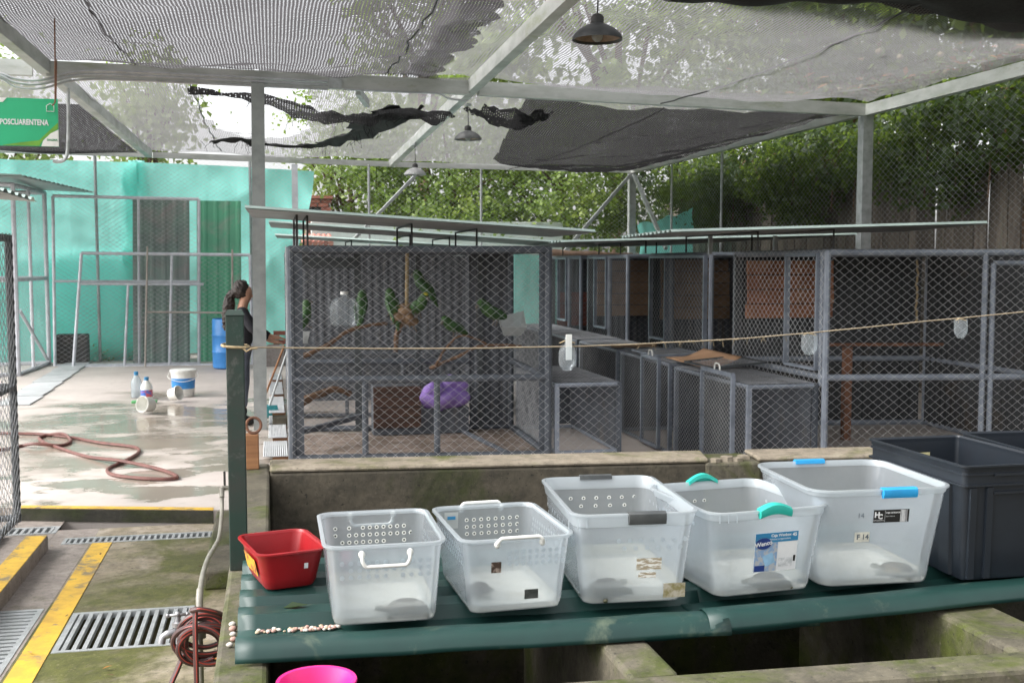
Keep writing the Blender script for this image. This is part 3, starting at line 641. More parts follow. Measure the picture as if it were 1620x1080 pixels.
tree('tall dark tree behind the far end of the board fence', (16,31,-1.3), (16,31,9), (15.5,30.5,8.5), (4,3,5), 130, 60, .24, leafpale, 17, outside, .5, .24)
tree('pale tree seen through the torn net beside the sky', (-3.1,31,-1.3), (-3.1,31,5.4), (-3.0,31,6.0), (1.0,1.2,1.7), 46, 45, .20, leafpale, 18, outside, .42, .12)
tree('small pale tree seen through the net above the green sign', (-6.4,28,-1.3), (-6.4,28,4.6), (-6.2,28,5.2), (1.6,1.3,1.4), 45, 45, .18, leafpale, 19, outside, .4, .12)
over = lambda P: (P[:,2] > 4.6) | ((P[:,0] > 9.5) & (P[:,2] > -1.2))
tree('shade tree leaning over the right beam beside the nearest board', (10.9,8.5,-1.3), (10.5,8.8,5.5), (11.2,9.2,6.0), (2.2,3.0,1.9), 190, 60, .13, leafdeep, 21, over, .36, .2)
tree('shade tree leaning over the net behind the right canopy post', (11.2,14.5,-1.3), (10.6,14.3,5.5), (11.2,14.0,6.0), (2.3,3.2,2.0), 210, 60, .15, leafdeep, 22, over, .36, .2)
tree('shade tree crowding the far end of the side fence', (11,20.5,-1.3), (10.6,20.3,5.5), (10.8,20,6.0), (2.4,3.2,2.2), 240, 60, .15, leafdeep, 23, over, .36, .2)
tree('bright leafy tree reaching over the pale net of the front right bay', (10.6,11.8,-1.3), (9.8,11.6,5.2), (7.4,11.2,5.8), (1.9,2.4,.9), 60, 45, .14, leafpale, 24, over, .34, .14)
hang = lambda P: (P[:,0] > 8.3) & (P[:,0] < 9.22) & (P[:,2] > 2.85+.4*np.sin(P[:,1]*1.7)+.2*np.sin(P[:,1]*5.1)) & (P[:,2] < 4.3)
for lb, yc, sd, zc, ry in (('leafy creeper hanging over the boards in front of the nearest fence stretch', 9.3, 31, 3.6, 2.2), ('leafy creeper hanging behind the right canopy post', 13.2, 32, 3.5, 2.3), ('dark creeper hanging over the boards in the middle of the side fence', 17.2, 33, 3.3, 2.4), ('dark creeper hanging at the far end of the side fence', 21.8, 34, 3.3, 2.4)):
    t_ = thing('creeper', lb, 'creeper', (9.28,yc,1.9), 0, 'creepers over the board fence')
    P, nr, rg = crown_points((8.85,yc,zc), (.45,ry,.9), 190, 50, sd, .24, hang); V, q = leaves(P, nr, .105, rg); mesh_np('foliage', V, q, leafdeep, t_)
    m = MB()
    for k in range(6): yy = yc+(k-2.5)*.7; m.tube(smoothpath([(9.24,yy,3.4),(9.1,yy+.1,3.9),(8.85,yy+.2,3.6),(8.8,yy+.25,2.7+.3*hsh(k,2))],5), .012, 5)
    obj('stem', m, branch, t_)
hg = thing('shade_hedge', 'unseen foliage added behind the turquoise tarps to darken their lower part', 'shade_hedge', (-4.0,24.6,-1.3));  # unseen foliage added to shade the lower half of the tarps
for xx in (-7.4,-5.6,-3.8,-2.0,-.4):
    P, nr, rg = crown_points((xx,24.55,.7), (1.1,.45,1.2), 60, 50, 60+int(xx*3), .25); V, q = leaves(P, nr, .16, rg); mesh_np('foliage', V, q, leafdeep, hg)
    m = MB(); m.tube([(xx,24.6,-1.3),(xx+.05,24.6,.4)],[.05,.02],6); obj('trunk', m, branch, hg)
# low weeds at the fence foot
wd = thing('weed_clump', 'low green weed clump at the foot of the back fence', 'plant', (-3.15,22.9,0)); P, nr, rg = crown_points((-3.1,22.85,.1), (.5,.1,.13), 26, 30, 41, .06); P[:,2]=np.abs(P[:,2]); V,q = leaves(P,nr,.07,rg); mesh_np('foliage', V, q, leafpale, wd)
# ================================================================== CAGES
def pole(mb, a, b, r=.024, n=8): mb.tube([a,b], r, n)
def rails(mb, pts, r=.024):
    for a,b in zip(pts,pts[1:]): pole(mb,a,b,r)
def cage(label, fl, fr, br, bl, h, midz, wire, parts=('front','right','left','back','top'), pw=.052, ph=.083, lower_posts=(), pipe=.027, mat=None, name='bird_cage', group='tall wire bird cages', z0=0., dense=()):
    mat = mat or cagem
    cx_ = sum(p[0] for p in (fl,fr,br,bl))/4; cy_ = sum(p[1] for p in (fl,fr,br,bl))/4
    t_ = thing(name, label, 'cage', (cx_,cy_,z0), 0, group)
    for p in (fl,fr,br,bl):
        m = MB(); pole(m, (p[0],p[1],z0), (p[0],p[1],h), pipe); obj('post', m, mat, t_, smooth=True)
    sides = dict(front=(fl,fr), right=(fr,br), back=(br,bl), left=(bl,fl))
    for k,(a,b) in sides.items():
        for z,nm in ((z0+.03,'bottom_rail'),(midz,'middle_rail'),(h-.02,'top_rail')):
            if z is None: continue
            m = MB(); pole(m, (a[0],a[1],z), (b[0],b[1],z), pipe*.95); obj(nm, m, mat, t_, smooth=True)
        if k in parts:
            # the wire lies on the outside of the frame
            d = Vector((b[0]-a[0], b[1]-a[1], 0)); n_ = Vector((d.y,-d.x,0)).normalized()*(pipe+.004)
            dn = k in dense; chain('wire_mesh', (a[0]+n_.x,a[1]+n_.y,z0+.01), (d.x,d.y,0), (0,0,h-z0), t_, wired if dn else wire, .034 if dn else pw, .046 if dn else ph)
    if 'top' in parts: chain('wire_mesh', (fl[0],fl[1],h+.012), (bl[0]-fl[0],bl[1]-fl[1],0), (fr[0]-fl[0],fr[1]-fl[1],0), t_, wire, pw, ph)
    for q in lower_posts:
        x = lerp(fl[0],fr[0],q); y = lerp(fl[1],fr[1],q); m = MB(); pole(m, (x,y,z0), (x,y,midz), pipe*.85); obj('post', m, mat, t_, smooth=True)
    return t_
def flat(mb, a, b, w, t=.006):   # a flat steel strip from a to b
    mb.bar(a, b, w, t)
# --- the row in the middle
FL,FR,BR,BL = (.17,10.72),(2.63,10.47),(2.66,12.35),(.20,12.62)
c1 = cage('front parrot cage with its wire face towards the concrete wall', FL,FR,BR,BL, 2.05, .785, wirem, lower_posts=(.28,.56), ph=.083, dense=('right','back'), pipe=.036)
for p,q in (((.235,10.735),.09),((2.585,10.50),.08)):
    m = MB(); m.bar((p[0],p[1],.02),(p[0],p[1],2.02), q, .012, (0,1,0)); obj('corner_plate', m, cagem, c1)
for x in (.93,1.60,2.30):   # back frame posts and door frame
    m = MB(); m.bar((x,12.50-.07*x,.02),(x,12.50-.07*x,2.0),.075 if x<1 else .05,.04); obj('post', m, M('cage_paint_dark',(.07,.08,.085),(.05,.055,.06),8,rough=.55), c1)
m = MB(); m.bar((.25,12.5,1.9),(.93,12.45,1.9),.12,.03,(0,1,0)); obj('lintel', m, MATS['cage_paint_dark'], c1)
m = MB(); m.bar((.27,11.15,.22),(.92,11.9,.26),.05,.05); obj('low_bar', m, cagem, c1)
m = MB(); pole(m,(2.02,12.35,.03),(2.25,10.6,.03),.025); obj('floor_bar', m, cagem, c1)
m = MB(); m.box(.2,2.6,10.75,12.3,.004,.012); obj('floor_tray', m, moss_material('cage_floor',(.36,.30,.26),(.17,.12,.09),(.20,.15,.11),.5,.6,.2,3.), c1)
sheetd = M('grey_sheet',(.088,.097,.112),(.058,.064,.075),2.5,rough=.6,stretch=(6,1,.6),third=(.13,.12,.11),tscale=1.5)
C2 = [(.19,13.75),(2.66,13.5),(2.69,15.4),(.22,15.65)]
c2 = cage('second parrot cage behind the front one', *C2, 2.05, .785, wired, parts=('front','right','left'), lower_posts=(.28,.56))
C3 = [(.21,17.0),(2.68,16.75),(2.71,18.65),(.24,18.9)]
c3 = cage('third cage of the middle row, nearest the tarps', *C3, 2.05, .785, wired, parts=('front','right'), lower_posts=(.3,.6))
def corr_sheet(name, parent, a, b, z0, z1, mat, pitch=.11, amp=.014):
    """upright corrugated sheet from a to b"""
    L = math.dist(a,b); n = int(L/pitch*4); d = ((b[0]-a[0])/L,(b[1]-a[1])/L); nn = (-d[1],d[0]); m = MB()
    prof = [0,1,1,0]
    def fn(u,v):
        i = int(round(u*n)); o = amp*prof[i%4]; s = u*L; return (a[0]+d[0]*s+nn[0]*o, a[1]+d[1]*s+nn[1]*o, lerp(z0,z1,v))
    m.grid(fn, n, 2); return obj(name, m, mat, parent)
corr_sheet('back_sheet', c1, (2.18,12.36), (2.62,12.32), .05, 2.0, sheetd)
corr_sheet('back_sheet', c2, (.25,15.55), (2.66,15.31), .05, 2.0, sheetd)
corr_sheet('back_sheet', c3, (.3,18.8), (2.6,18.55), .05, 2.0, sheetd)
m = MB(); m.box(.3,1.6,15.0,15.03,.05,.8); obj('kick_board', m, sheetd, c2)
M('brown_board',(.085,.042,.027),(.05,.026,.018),2,rough=.75,stretch=(1,1,6))
corr_sheet('side_sheet', c2, (2.62,13.55), (2.65,15.3), .05, 2.0, sheetd)
corr_sheet('side_sheet', c3, (2.64,16.8), (2.67,18.5), .05, 2.0, sheetd)
def lowbox(label, x0,x1,y0,y1,z1, wire, z0=0., door=None, name='mesh_box', pale=True):
    t_ = thing(name, label, 'wire box', ((x0+x1)/2,(y0+y1)/2,z0), 0, 'low wire boxes beside the cages'); fm = cagel if pale else cagem
    for x,y in ((x0,y0),(x1,y0),(x1,y1),(x0,y1)):
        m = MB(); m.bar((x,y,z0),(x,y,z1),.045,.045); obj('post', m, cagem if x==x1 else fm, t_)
    for a,b in (((x0,y0),(x1,y0)),((x1,y0),(x1,y1)),((x1,y1),(x0,y1)),((x0,y1),(x0,y0))):
        for z in (z0+.03,z1-.02): m = MB(); pole(m,(*a,z),(*b,z),.022); obj('rail', m, fm, t_, smooth=True)
    pw_,ph_ = (.052,.083) if pale is None else (.040,.052); q = MB(); q.box(x0+.03,x1-.03,y1-.004,y1+.004,z0+.06,z1-.05); obj('divider', q, sheetd, t_); q = MB(); q.box(x1-.03,x1-.022,y0+.03,y1-.03,z0+.06,z1-.05); obj('divider', q, sheetd, t_)
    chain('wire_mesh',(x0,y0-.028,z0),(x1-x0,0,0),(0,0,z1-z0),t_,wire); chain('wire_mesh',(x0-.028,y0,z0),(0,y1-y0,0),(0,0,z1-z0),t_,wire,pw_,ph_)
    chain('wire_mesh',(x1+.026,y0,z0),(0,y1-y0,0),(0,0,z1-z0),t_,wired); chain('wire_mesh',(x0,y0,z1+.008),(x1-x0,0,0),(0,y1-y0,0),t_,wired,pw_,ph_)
    if door:
        ya,yb,zr = door; d = MB(); x = x0-.05
        for a,b in (((x,ya,z0+.05),(x,ya,z1+zr)),((x,yb,z0+.05),(x,yb,z1+zr)),((x,ya,z1+zr),(x,yb,z1+zr)),((x,ya,z0+.05),(x,yb,z0+.05))): d.bar(a,b,.04,.04)
        od = obj('door', d, fm, t_); chain('wire_mesh',(x,ya,z0+.05),(0,yb-ya,0),(0,0,z1+zr-z0-.05),od,wire,pw_,ph_)
        h = MB(); ym=(ya+yb)/2; h.tube(smoothpath([(x,ym-.07,z1+zr),(x,ym-.06,z1+zr+.07),(x,ym,z1+zr+.085),(x,ym+.06,z1+zr+.07),(x,ym+.07,z1+zr)],4),.009,6); obj('handle', h, whitep, od, smooth=True)
    return t_
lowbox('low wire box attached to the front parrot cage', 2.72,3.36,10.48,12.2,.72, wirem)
m_ = None
# --- the row on the shaded side
def tallcage(label, y0, y1, sk, door, backs, first=False):
    fl,fr,br,bl = (5.26,y0),(7.45,y0-sk),(7.5,y1-sk),(5.26,y1)
    t_ = cage(label, fl,fr,br,bl, 2.02, .785 if first else None, wirem if first else wired, parts=('front','left','top','right') if first else ('front','left','top'), pipe=.034, mat=cagel, group='tall wire cages on the shaded side', name='wire_cage')
    ya,yb = door; d = MB(); x = 5.22; zb = .86
    for a,b in (((x,ya,zb),(x,ya,1.98)),((x,yb,zb),(x,yb,1.98)),((x,ya,1.98),(x,yb,1.98)),((x,ya,zb),(x,yb,zb))): d.bar(a,b,.055,.03)
    obj('door', d, cagel, t_)
    for yy in (ya-.03 if ya-.03>y0+.05 else yb+.05,):
        m = MB(); pole(m,(5.26,yy,.7),(5.26,yy,2.0),.036); obj('jamb', m, cagel, t_, smooth=True)
    m = MB(); m.box(5.23,5.31,y1-.05,y1+.02,.7,2.0); obj('jamb', m, MATS['cage_paint_dark'], t_)
    return t_
k1 = tallcage('nearest cage on the shaded side with its wire face to the wall', 9.85,12.0,.36,(9.95,10.62),None,True)
k2 = tallcage('second cage on the shaded side, beside the cardboard sheet', 12.75,14.95,.2,(14.15,14.85),None)
k3 = tallcage('third cage on the shaded side, holding plank boards', 16.0,18.1,.2,(16.95,17.6),None)
k4 = tallcage('farthest cage on the shaded side, next to the rolled mat', 18.6,20.6,.2,(19.4,20.0),None)
for kk_,yy in ((k2,14.95),(k3,18.1),(k4,20.6)): corr_sheet('back_sheet', kk_, (5.34,yy+.04), (7.4,yy-.1), .02, 1.98, sheetd)
# the front face of the nearest cage: a door frame on its right end
def kx(x): return 9.85-.36*(x-5.26)/2.19
for x in (6.80,6.88):
    m = MB(); pole(m,(x,kx(x)-.01,.0),(x,kx(x)-.01,2.0 if x<6.85 else 1.9),.027); obj('door_post', m, cagel, k1, smooth=True)
m = MB(); pole(m,(6.88,kx(6.88)-.01,1.9),(7.42,kx(7.42)-.01,1.9),.024); obj('door_rail', m, cagel, k1, smooth=True)
m = MB(); pole(m,(5.8,10.8,1.03),(7.1,10.7,1.02),.018); obj('inner_rail', m, rustm, k1, smooth=True)
m = MB(); m.box(5.98,6.06,10.76,10.84,0,1.0); obj('inner_post', m, rustm, k1)
m = MB(); m.box(6.6,6.67,11.85,11.9,0,2.0); obj('inner_post', m, MATS['cage_paint_dark'], k1)
shadesheet = M('cage_shade_sheet',(.045,.048,.052),(.03,.032,.035),2.5,rough=.7,third=(.06,.05,.04),tscale=1.5)  # near-black sheets stand in for the shade inside the nearest cage
corr_sheet('back_sheet', k1, (5.35,12.03), (7.45,11.68), .02, 2.0, shadesheet)
corr_sheet('side_sheet', k1, (7.47,11.6), (7.44,9.6), .02, 2.0, shadesheet)
m = MB(); m.tube([(6.8+.015*wob(i,0,3),10.75,1.93-.022*i) for i in range(31)], .012, 5); obj('hanging_rope', m, M('jute',(.40,.31,.18),(.28,.21,.12),40,rough=.9), k1)
# open wire door leaning out of the second cage
t_ = thing('open_wire_door', 'wire door standing open between the second cage posts', 'door', (5.1,12.9,.75)); m = MB()
for a,b in (((5.20,12.8,.75),(5.20,12.8,1.98)),((5.14,14.02,.75),(5.14,14.02,1.98)),((5.20,12.8,1.98),(5.14,14.02,1.98)),((5.20,12.8,.75),(5.14,14.02,.75))): m.bar(a,b,.05,.03)
obj('frame', m, cagel, t_); chain('wire_mesh',(5.18,12.8,.75),(-.06,1.22,0),(0,0,1.23),t_,wirem)
# boards and boxes inside
def planks(label, x, y0, y1, z0, z1, n, mat, cat='board', name='plank_panel', group=None):
    t_ = thing(name, label, cat, ((y0+y1)/2,x,z0), 0, group); h = (z1-z0)/n
    for i in range(n):
        m = MB(); m.box(y0+.03*hsh(i,1),y1-.03*hsh(i,2),x-.12*(y0-5.3)-.03+.01*hsh(i,y0),x-.12*(y0-5.3)+.01*hsh(i,y0),z0+h*i+.006,z0+h*(i+1)-.004); obj('plank', m, mat, t_)
    return t_
orange = M('rusty_board',(.42,.17,.085),(.26,.11,.06),3,rough=.8,third=(.48,.26,.15),tscale=2,tlo=.5,thi=.65)
planks('rust orange plank panel inside the nearest shaded cage', 11.88,5.32,6.42,1.26,1.93,4,orange)
planks('tan plank panel inside the second shaded cage', 14.85,5.35,6.4,1.1,1.95,5,M('tan_board',(.34,.22,.14),(.22,.14,.09),3,rough=.8))
planks('tan plank stack inside the third shaded cage', 18.0,5.35,6.4,1.0,1.95,5,MATS['tan_board'])
planks('dark red box panel inside the farthest shaded cage', 20.4,5.3,6.2,.7,1.35,3,M('red_board',(.24,.08,.06),(.15,.06,.05),3,rough=.8))
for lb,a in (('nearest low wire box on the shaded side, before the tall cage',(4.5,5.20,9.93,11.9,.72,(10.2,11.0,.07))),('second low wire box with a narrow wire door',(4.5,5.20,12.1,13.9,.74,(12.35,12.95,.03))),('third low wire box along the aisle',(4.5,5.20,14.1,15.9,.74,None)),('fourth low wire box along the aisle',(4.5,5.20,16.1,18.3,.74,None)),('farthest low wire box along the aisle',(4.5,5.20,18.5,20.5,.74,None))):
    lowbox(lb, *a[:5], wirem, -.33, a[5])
# things lying on the boxes
m = MB(); m.grid(lambda u,v: (lerp(4.55,5.08,u), lerp(11.3,12.4,v)+.12*u, .775+.10*max(0,u-.45)**1.5*2.2+.012*v), 12, 8); o = obj('cardboard_sheet', m, M('cardboard',(.52,.31,.18),(.44,.26,.15),5,rough=.85), smooth='all'); sm = o.modifiers.new('thick','SOLIDIFY'); sm.thickness=.006
tag(o, 'curled tan cardboard sheet lying on the low wire boxes', 'cardboard')
for k,(lb,x0,x1,y0,y1,z) in enumerate((('open wire hatch lying tilted on the nearest low wire box',4.55,5.15,10.95,11.75,.79),('flat wire hatch lying on the second low wire box',4.5,5.1,12.6,13.5,.79))):
    t_ = thing('wire_hatch', lb, 'hatch', ((x0+x1)/2,(y0+y1)/2,z), 0, 'loose wire hatches'); m = MB(); e = .05 if k==0 else .01
    for a,b in (((x0,y0,z),(x1,y0,z+e)),((x1,y0,z+e),(x1,y1,z+e)),((x1,y1,z+e),(x0,y1,z)),((x0,y1,z),(x0,y0,z))): m.bar(a,b,.035,.02)
    obj('frame', m, MATS['cage_paint_dark'] if k==0 else cagel, t_); chain('wire_mesh',(x0,y0,z),(x1-x0,0,e),(0,y1-y0,0),t_,wired)
m = MB(); m.box(4.5,5.12,14.3,14.42,.76,.80); tag(obj('wooden_batten', m, MATS['tan_board'], bevel=.005), 'thin brown wooden batten lying on the third low wire box', 'batten')

# ---- corrugated roof sheets over the cages
def roof_sheet(label, q, pitch=.19, amp=.022, legs=(), zl=2.05, group='corrugated sheets over the cages', name='roof_sheet', dirv=True):
    """q: four corners a,b,c,d (a-b front edge); ribs run along a-b"""
    a,b,c,d = (Vector(x) for x in q); L = (d-a).length; n = int(L/pitch*6)
    prof = (0,0,1,1,1,0)
    t_ = thing(name, label, 'roof sheet', (a+c)/2, 0, group); m = MB()
    def fn(u,v): p = a.lerp(b,u).lerp(d.lerp(c,u), v); return p + Vector((0,0,amp*prof[int(round(v*n))%6]))
    m.grid(fn, 3, n); o = obj('sheet', m, sheetg, t_); s_ = o.modifiers.new('thick','SOLIDIFY'); s_.thickness=.004
    m = MB(); e = Vector((0,0,-.008)); m.grid(lambda u,v: a.lerp(b,u).lerp(d.lerp(c,u), .04+.92*v)+e, 1, 1); obj('underside', m, sheetu, t_)
    for (x0,y0,x1,y1,zt) in legs:
        g = MB(); g.tube([(x0,y0,zl),(x0,y0,zt),(x1,y1,zt),(x1,y1,zl)], .011, 5, cap=True); obj('bracket', g, blackm, t_)
    return t_
roof_sheet('front green roof sheet tilted over the parrot cage', [(-.23,10.3,2.40),(3.05,10.25,2.20),(3.1,12.3,2.20),(-.2,12.5,2.40)], legs=((.24,10.9,.24,12.3,2.36),(.34,10.9,.34,12.3,2.36),(1.35,10.9,1.35,12.2,2.28),(2.0,10.9,2.0,12.2,2.235)))
roof_sheet('second roof sheet behind the front one over the middle row', [(-.03,13.6,2.39),(4.0,13.5,2.13),(4.0,15.4,2.13),(0.,15.6,2.39)], legs=((.3,13.9,.3,15.4,2.35),(1.7,13.9,1.7,15.4,2.25),(2.2,13.9,2.2,15.4,2.22)))
roof_sheet('third roof sheet of the middle row near the tarps', [(.05,17.0,2.32),(3.4,16.9,2.14),(3.4,18.8,2.14),(.1,19.0,2.32)], legs=((1.2,17.2,1.2,18.6,2.24),))
roof_sheet('nearest green roof sheet over the shaded cages', [(3.62,9.72,2.19),(6.85,9.62,2.29),(7.5,12.2,2.285),(3.95,12.3,2.19)], legs=((4.6,10.0,4.6,11.9,2.20),(5.4,10.0,5.4,11.9,2.23)), zl=2.02)
roof_sheet('second green roof sheet over the shaded cages', [(3.36,12.75,2.15),(7.2,12.7,2.26),(7.3,15.2,2.25),(3.5,15.3,2.15)], legs=((4.5,13,4.5,15,2.17),(5.35,13,5.35,15,2.2)), zl=2.02)
roof_sheet('farthest green roof sheet over the shaded cages', [(4.6,16.2,2.2),(7.4,16.1,2.26),(7.4,20.5,2.24),(4.6,20.5,2.18)], legs=((5.3,16.5,5.3,20,2.2),), zl=2.02)
for x,wh in ((4.9,'left of the door post'),(5.7,'right of the door post')): 
    m = MB(); m.box(x-.02,x+.02,11.9,11.94,2.0,2.215); 
    tag(obj('roof_prop', m, galv), 'short galvanised prop under the nearest shaded roof sheet, '+wh, 'prop', 'props under the roof sheets')
# rolled mat on top of the far cages
m = MB(); m.tube([(5.2+.25*i,21.2-.05*i,2.10+.012*math.sin(i*2)-.012*i) for i in range(8)], .075, 10); tag(obj('rolled_mat', m, M('mat_brown',(.33,.22,.16),(.22,.15,.11),9,rough=.9), smooth=True), 'long rolled brown mat lying across the far cage tops', 'mat')

# ---- cages on the left edge
lc = cage('tall pale wire cage at the far left in front of the tarp', (-6.0,19.3),(-4.20,19.9),(-4.12,22.1),(-6.0,21.7), 3.22, 1.62, wirem, parts=('front','right'), mat=gatem, pipe=.04, name='wire_cage', group='tall wire cages on the left', pw=.066, ph=.085)
m = MB(); pole(m,(-4.16,20.9,.0),(-4.16,20.9,3.2),.03); obj('post', m, gatem, lc, smooth=True)
m = MB(); pole(m,(-4.17,20.0,1.1),(-4.13,22.0,.1),.03); obj('brace', m, gatem, lc, smooth=True)
roof_sheet('pale roof sheet on the far left cage', [(-6.2,19.0,3.36),(-4.0,19.4,3.32),(-3.25,22.2,3.22),(-6.2,22.3,3.34)], group='corrugated sheets over the left cages')
nc = cage('near wire cage cut off by the left edge of the view', (-3.4,6.6),(-1.86,6.6),(-1.86,8.62),(-3.4,8.62), 2.10, 1.0, wired, parts=('right','back','front'), mat=MATS['cage_paint_dark'], name='wire_cage', group='tall wire cages on the left', z0=.0)
roof_sheet('beige roof sheet over the near left cage', [(-3.5,6.2,2.5),(-1.83,6.4,2.42),(-1.71,8.9,2.36),(-3.5,8.9,2.46)], legs=((-1.98,8.3,-2.6,8.3,2.37),), zl=2.1, group='corrugated sheets over the left cages')

# ---- loose fence panels and metal sheets against the back fence
def fpanel(label, bl_, br_, tl_, tr_, xs, zs, r=.03, name='fence_panel', extra=()):
    a,b,c,d = (Vector(x) for x in (bl_,br_,tr_,tl_)); t_ = thing(name, label, 'fence panel', (a+b)/2, 0, 'loose wire panels at the back')
    P = lambda u,v: a.lerp(b,u).lerp(d.lerp(c,u),v)
    for p,q in ((P(0,0),P(1,0)),(P(1,0),P(1,1)),(P(0,1),P(1,1)),(P(0,0),P(0,1))): m = MB(); pole(m,p,q,r); obj('frame_tube', m, gatem, t_, smooth=True)
    for u,v0,v1 in xs: m = MB(); pole(m,P(u,v0),P(u,v1),r*.85); obj('frame_tube', m, gatem, t_, smooth=True)
    for v,u0,u1 in zs: m = MB(); pole(m,P(u0,v),P(u1,v),r*.85); obj('frame_tube', m, gatem, t_, smooth=True)
    chain('wire_mesh', a-Vector((0,.03,0)), b-a, d-a, t_, wirem, .062, .085, .0030); return t_
fpanel('tall pale wire panel standing before the tarps beside the far left cage', (-3.95,21.72,0),(-1.38,21.72,0),(-3.92,21.82,3.13),(-1.33,21.82,3.10), ((.58,0,1),), ((.50,0,1),))
fpanel('wide lower wire panel leaning in front of the green metal sheets', (-3.58,21.42,.0),(-.38,21.30,.0),(-3.42,21.62,2.08),(-.40,21.52,2.05), ((.28,0,.72),(.53,0,1)), ((.73,0,.72),))
def lean_sheet(label, x0, x1, y, z1, mat, pitch=.2):
    t_ = thing('metal_sheet', label, 'metal sheet', ((x0+x1)/2,y,0), 0, 'ribbed metal sheets leaning at the back'); L = x1-x0; n = int(L/pitch)*6; pr=(0,0,0,0,1,1); m = MB()
    m.grid(lambda u,v: (lerp(x0,x1,u)+.03*v, y+.28*v-.02*pr[int(round(u*n))%6], lerp(.01,z1,v)), n, 3); o = obj('sheet', m, mat, t_); s_=o.modifiers.new('thick','SOLIDIFY'); s_.thickness=.003
lean_sheet('grey green ribbed metal sheet leaning behind the wire panels', -2.60,-1.56,21.95,3.12, M('sheet_greygreen',(.20,.29,.25),(.16,.20,.19),1.5,rough=.5,third=(.27,.26,.25),tscale=1.2,tlo=.48,thi=.62))
lean_sheet('bright green ribbed metal sheet leaning beside the blue barrel', -1.43,-.60,22.0,3.10, M('sheet_green',(.11,.42,.25),(.11,.34,.22),1.5,rough=.45,third=(.28,.36,.30),tscale=1.3,tlo=.5,thi=.68))
for k,(lb,a,b) in enumerate((('thin upright rod leaning on the wire panels, beside the crossbar end',(-2.30,21.2,0),(-2.24,21.45,2.2)),('thin upright rod behind the standing woman',(-.75,21.2,0),(-.72,21.45,2.15)),('thin horizontal rod tied across the wire panel',(-2.28,21.38,1.0),(-.74,21.32,.97)))):
    m = MB(); pole(m,a,b,.018,6); tag(obj('steel_rod', m, M('dull_rod',(.42,.38,.34),(.3,.27,.24),7,rough=.6), smooth=True), lb, 'rod', 'rods at the back')
m = MB(); m.box(-4.02,-3.45,22.2,22.5,0,.55); tag(obj('dark_block', m, M('dark_block',(.035,.035,.035),(.06,.055,.05),6,rough=.8), bevel=.02), 'dark square block standing behind the wire at the far left', 'block')
# ================================================================== CAGE CONTENTS
def plastic(name, tint, alpha, rough=.3, trans=.5, gloss=.7):
    m, t, out = newmat(name); co = coords(t); n = noise(t, co, 16, 6, .7, .2)
    p = N(t,'ShaderNodeBsdfPrincipled'); p.inputs['Base Color'].default_value = (*tint,1); p.inputs['Roughness'].default_value = rough
    tl = N(t,'ShaderNodeBsdfTranslucent'); tl.inputs[0].default_value = (*tint,1)
    mx = N(t,'ShaderNodeMixShader'); mx.inputs[0].default_value = trans; t.links.new(p.outputs[0], mx.inputs[1]); t.links.new(tl.outputs[0], mx.inputs[2])
    tr = N(t,'ShaderNodeBsdfTransparent'); tr.inputs[0].default_value = (.93,.96,.98,1); f = N(t,'ShaderNodeMixShader')
    a = mth(t,'MULTIPLY_ADD', n, .05, alpha-.025); t.links.new(a, f.inputs[0]); t.links.new(tr.outputs[0], f.inputs[1]); t.links.new(mx.outputs[0], f.inputs[2])
    gl = N(t,'ShaderNodeBsdfGlossy'); gl.inputs['Roughness'].default_value = .12; lw = N(t,'ShaderNodeFresnel'); lw.inputs[0].default_value = 1.45
    f2 = N(t,'ShaderNodeMixShader'); t.links.new(mth(t,'MULTIPLY', lw.outputs[0], gloss), f2.inputs[0]); t.links.new(f.outputs[0], f2.inputs[1]); t.links.new(gl.outputs[0], f2.inputs[2]); t.links.new(f2.outputs[0], out.inputs[0]); return m
clearp = plastic('clear_plastic', (.62,.66,.68), .17, .3, .4, .12)
milky = plastic('milky_plastic', (.78,.80,.78), .62, .35, .5)
def parrot_parts():
    b = MB(); sp = [(-.115,-.185,.004,.010),(-.095,-.13,.010,.021),(-.065,-.07,.020,.028),(-.035,-.02,.036,.040),(-.008,.03,.047,.050),(.008,.075,.047,.048),(.018,.112,.039,.039),(.026,.140,.038,.036),(.031,.163,.034,.032),(.031,.181,.022,.022),(.030,.190,.008,.008)]
    b.loft([[(x+rx*math.cos(2*math.pi*j/12), ry*math.sin(2*math.pi*j/12), z) for j in range(12)] for x,z,rx,ry in sp])
    k = MB(); k.tube([(.055,0,.158),(.073,0,.156),(.082,0,.146),(.080,0,.133)], [.013,.012,.008,.002], 7)
    w = []
    for s in (-1,1):
        q = MB(); q.loft([[(x+rx*math.cos(2*math.pi*j/8), s*(.036+oy)+.010*math.sin(2*math.pi*j/8), z) for j in range(8)] for x,z,rx,oy in ((-.098,-.125,.006,-.012),(-.075,-.07,.020,-.008),(-.045,-.01,.032,.004),(-.018,.045,.034,.010),(-.004,.085,.022,.006),(.004,.105,.006,-.002))]); w.append(q)
    e = []
    for s in (-1,1): q = MB(); q.ball((.045,s*.029,.160),.006,6,5); e.append(q)
    f = []
    for s in (-1,1): q = MB(); q.tube([(-.005,s*.02,-.015),(.005,s*.022,-.045),(.02,s*.022,-.052),(.025,s*.022,-.06)], .006, 5); f.append(q)
    return b,k,w,e,f
pgreen = M('parrot_green',(.040,.105,.022),(.02,.06,.015),22,rough=.6,third=(.10,.17,.03),tscale=9,tlo=.52,thi=.7,bump=.3)
pwing = M('parrot_wing',(.035,.095,.022),(.02,.055,.02),30,rough=.6,bump=.3)
pyel = M('parrot_yellow',(.55,.45,.05),(.4,.36,.05),30,rough=.6)
pbeak = M('beak',(.14,.12,.10),None,20,rough=.4); 
proto = None
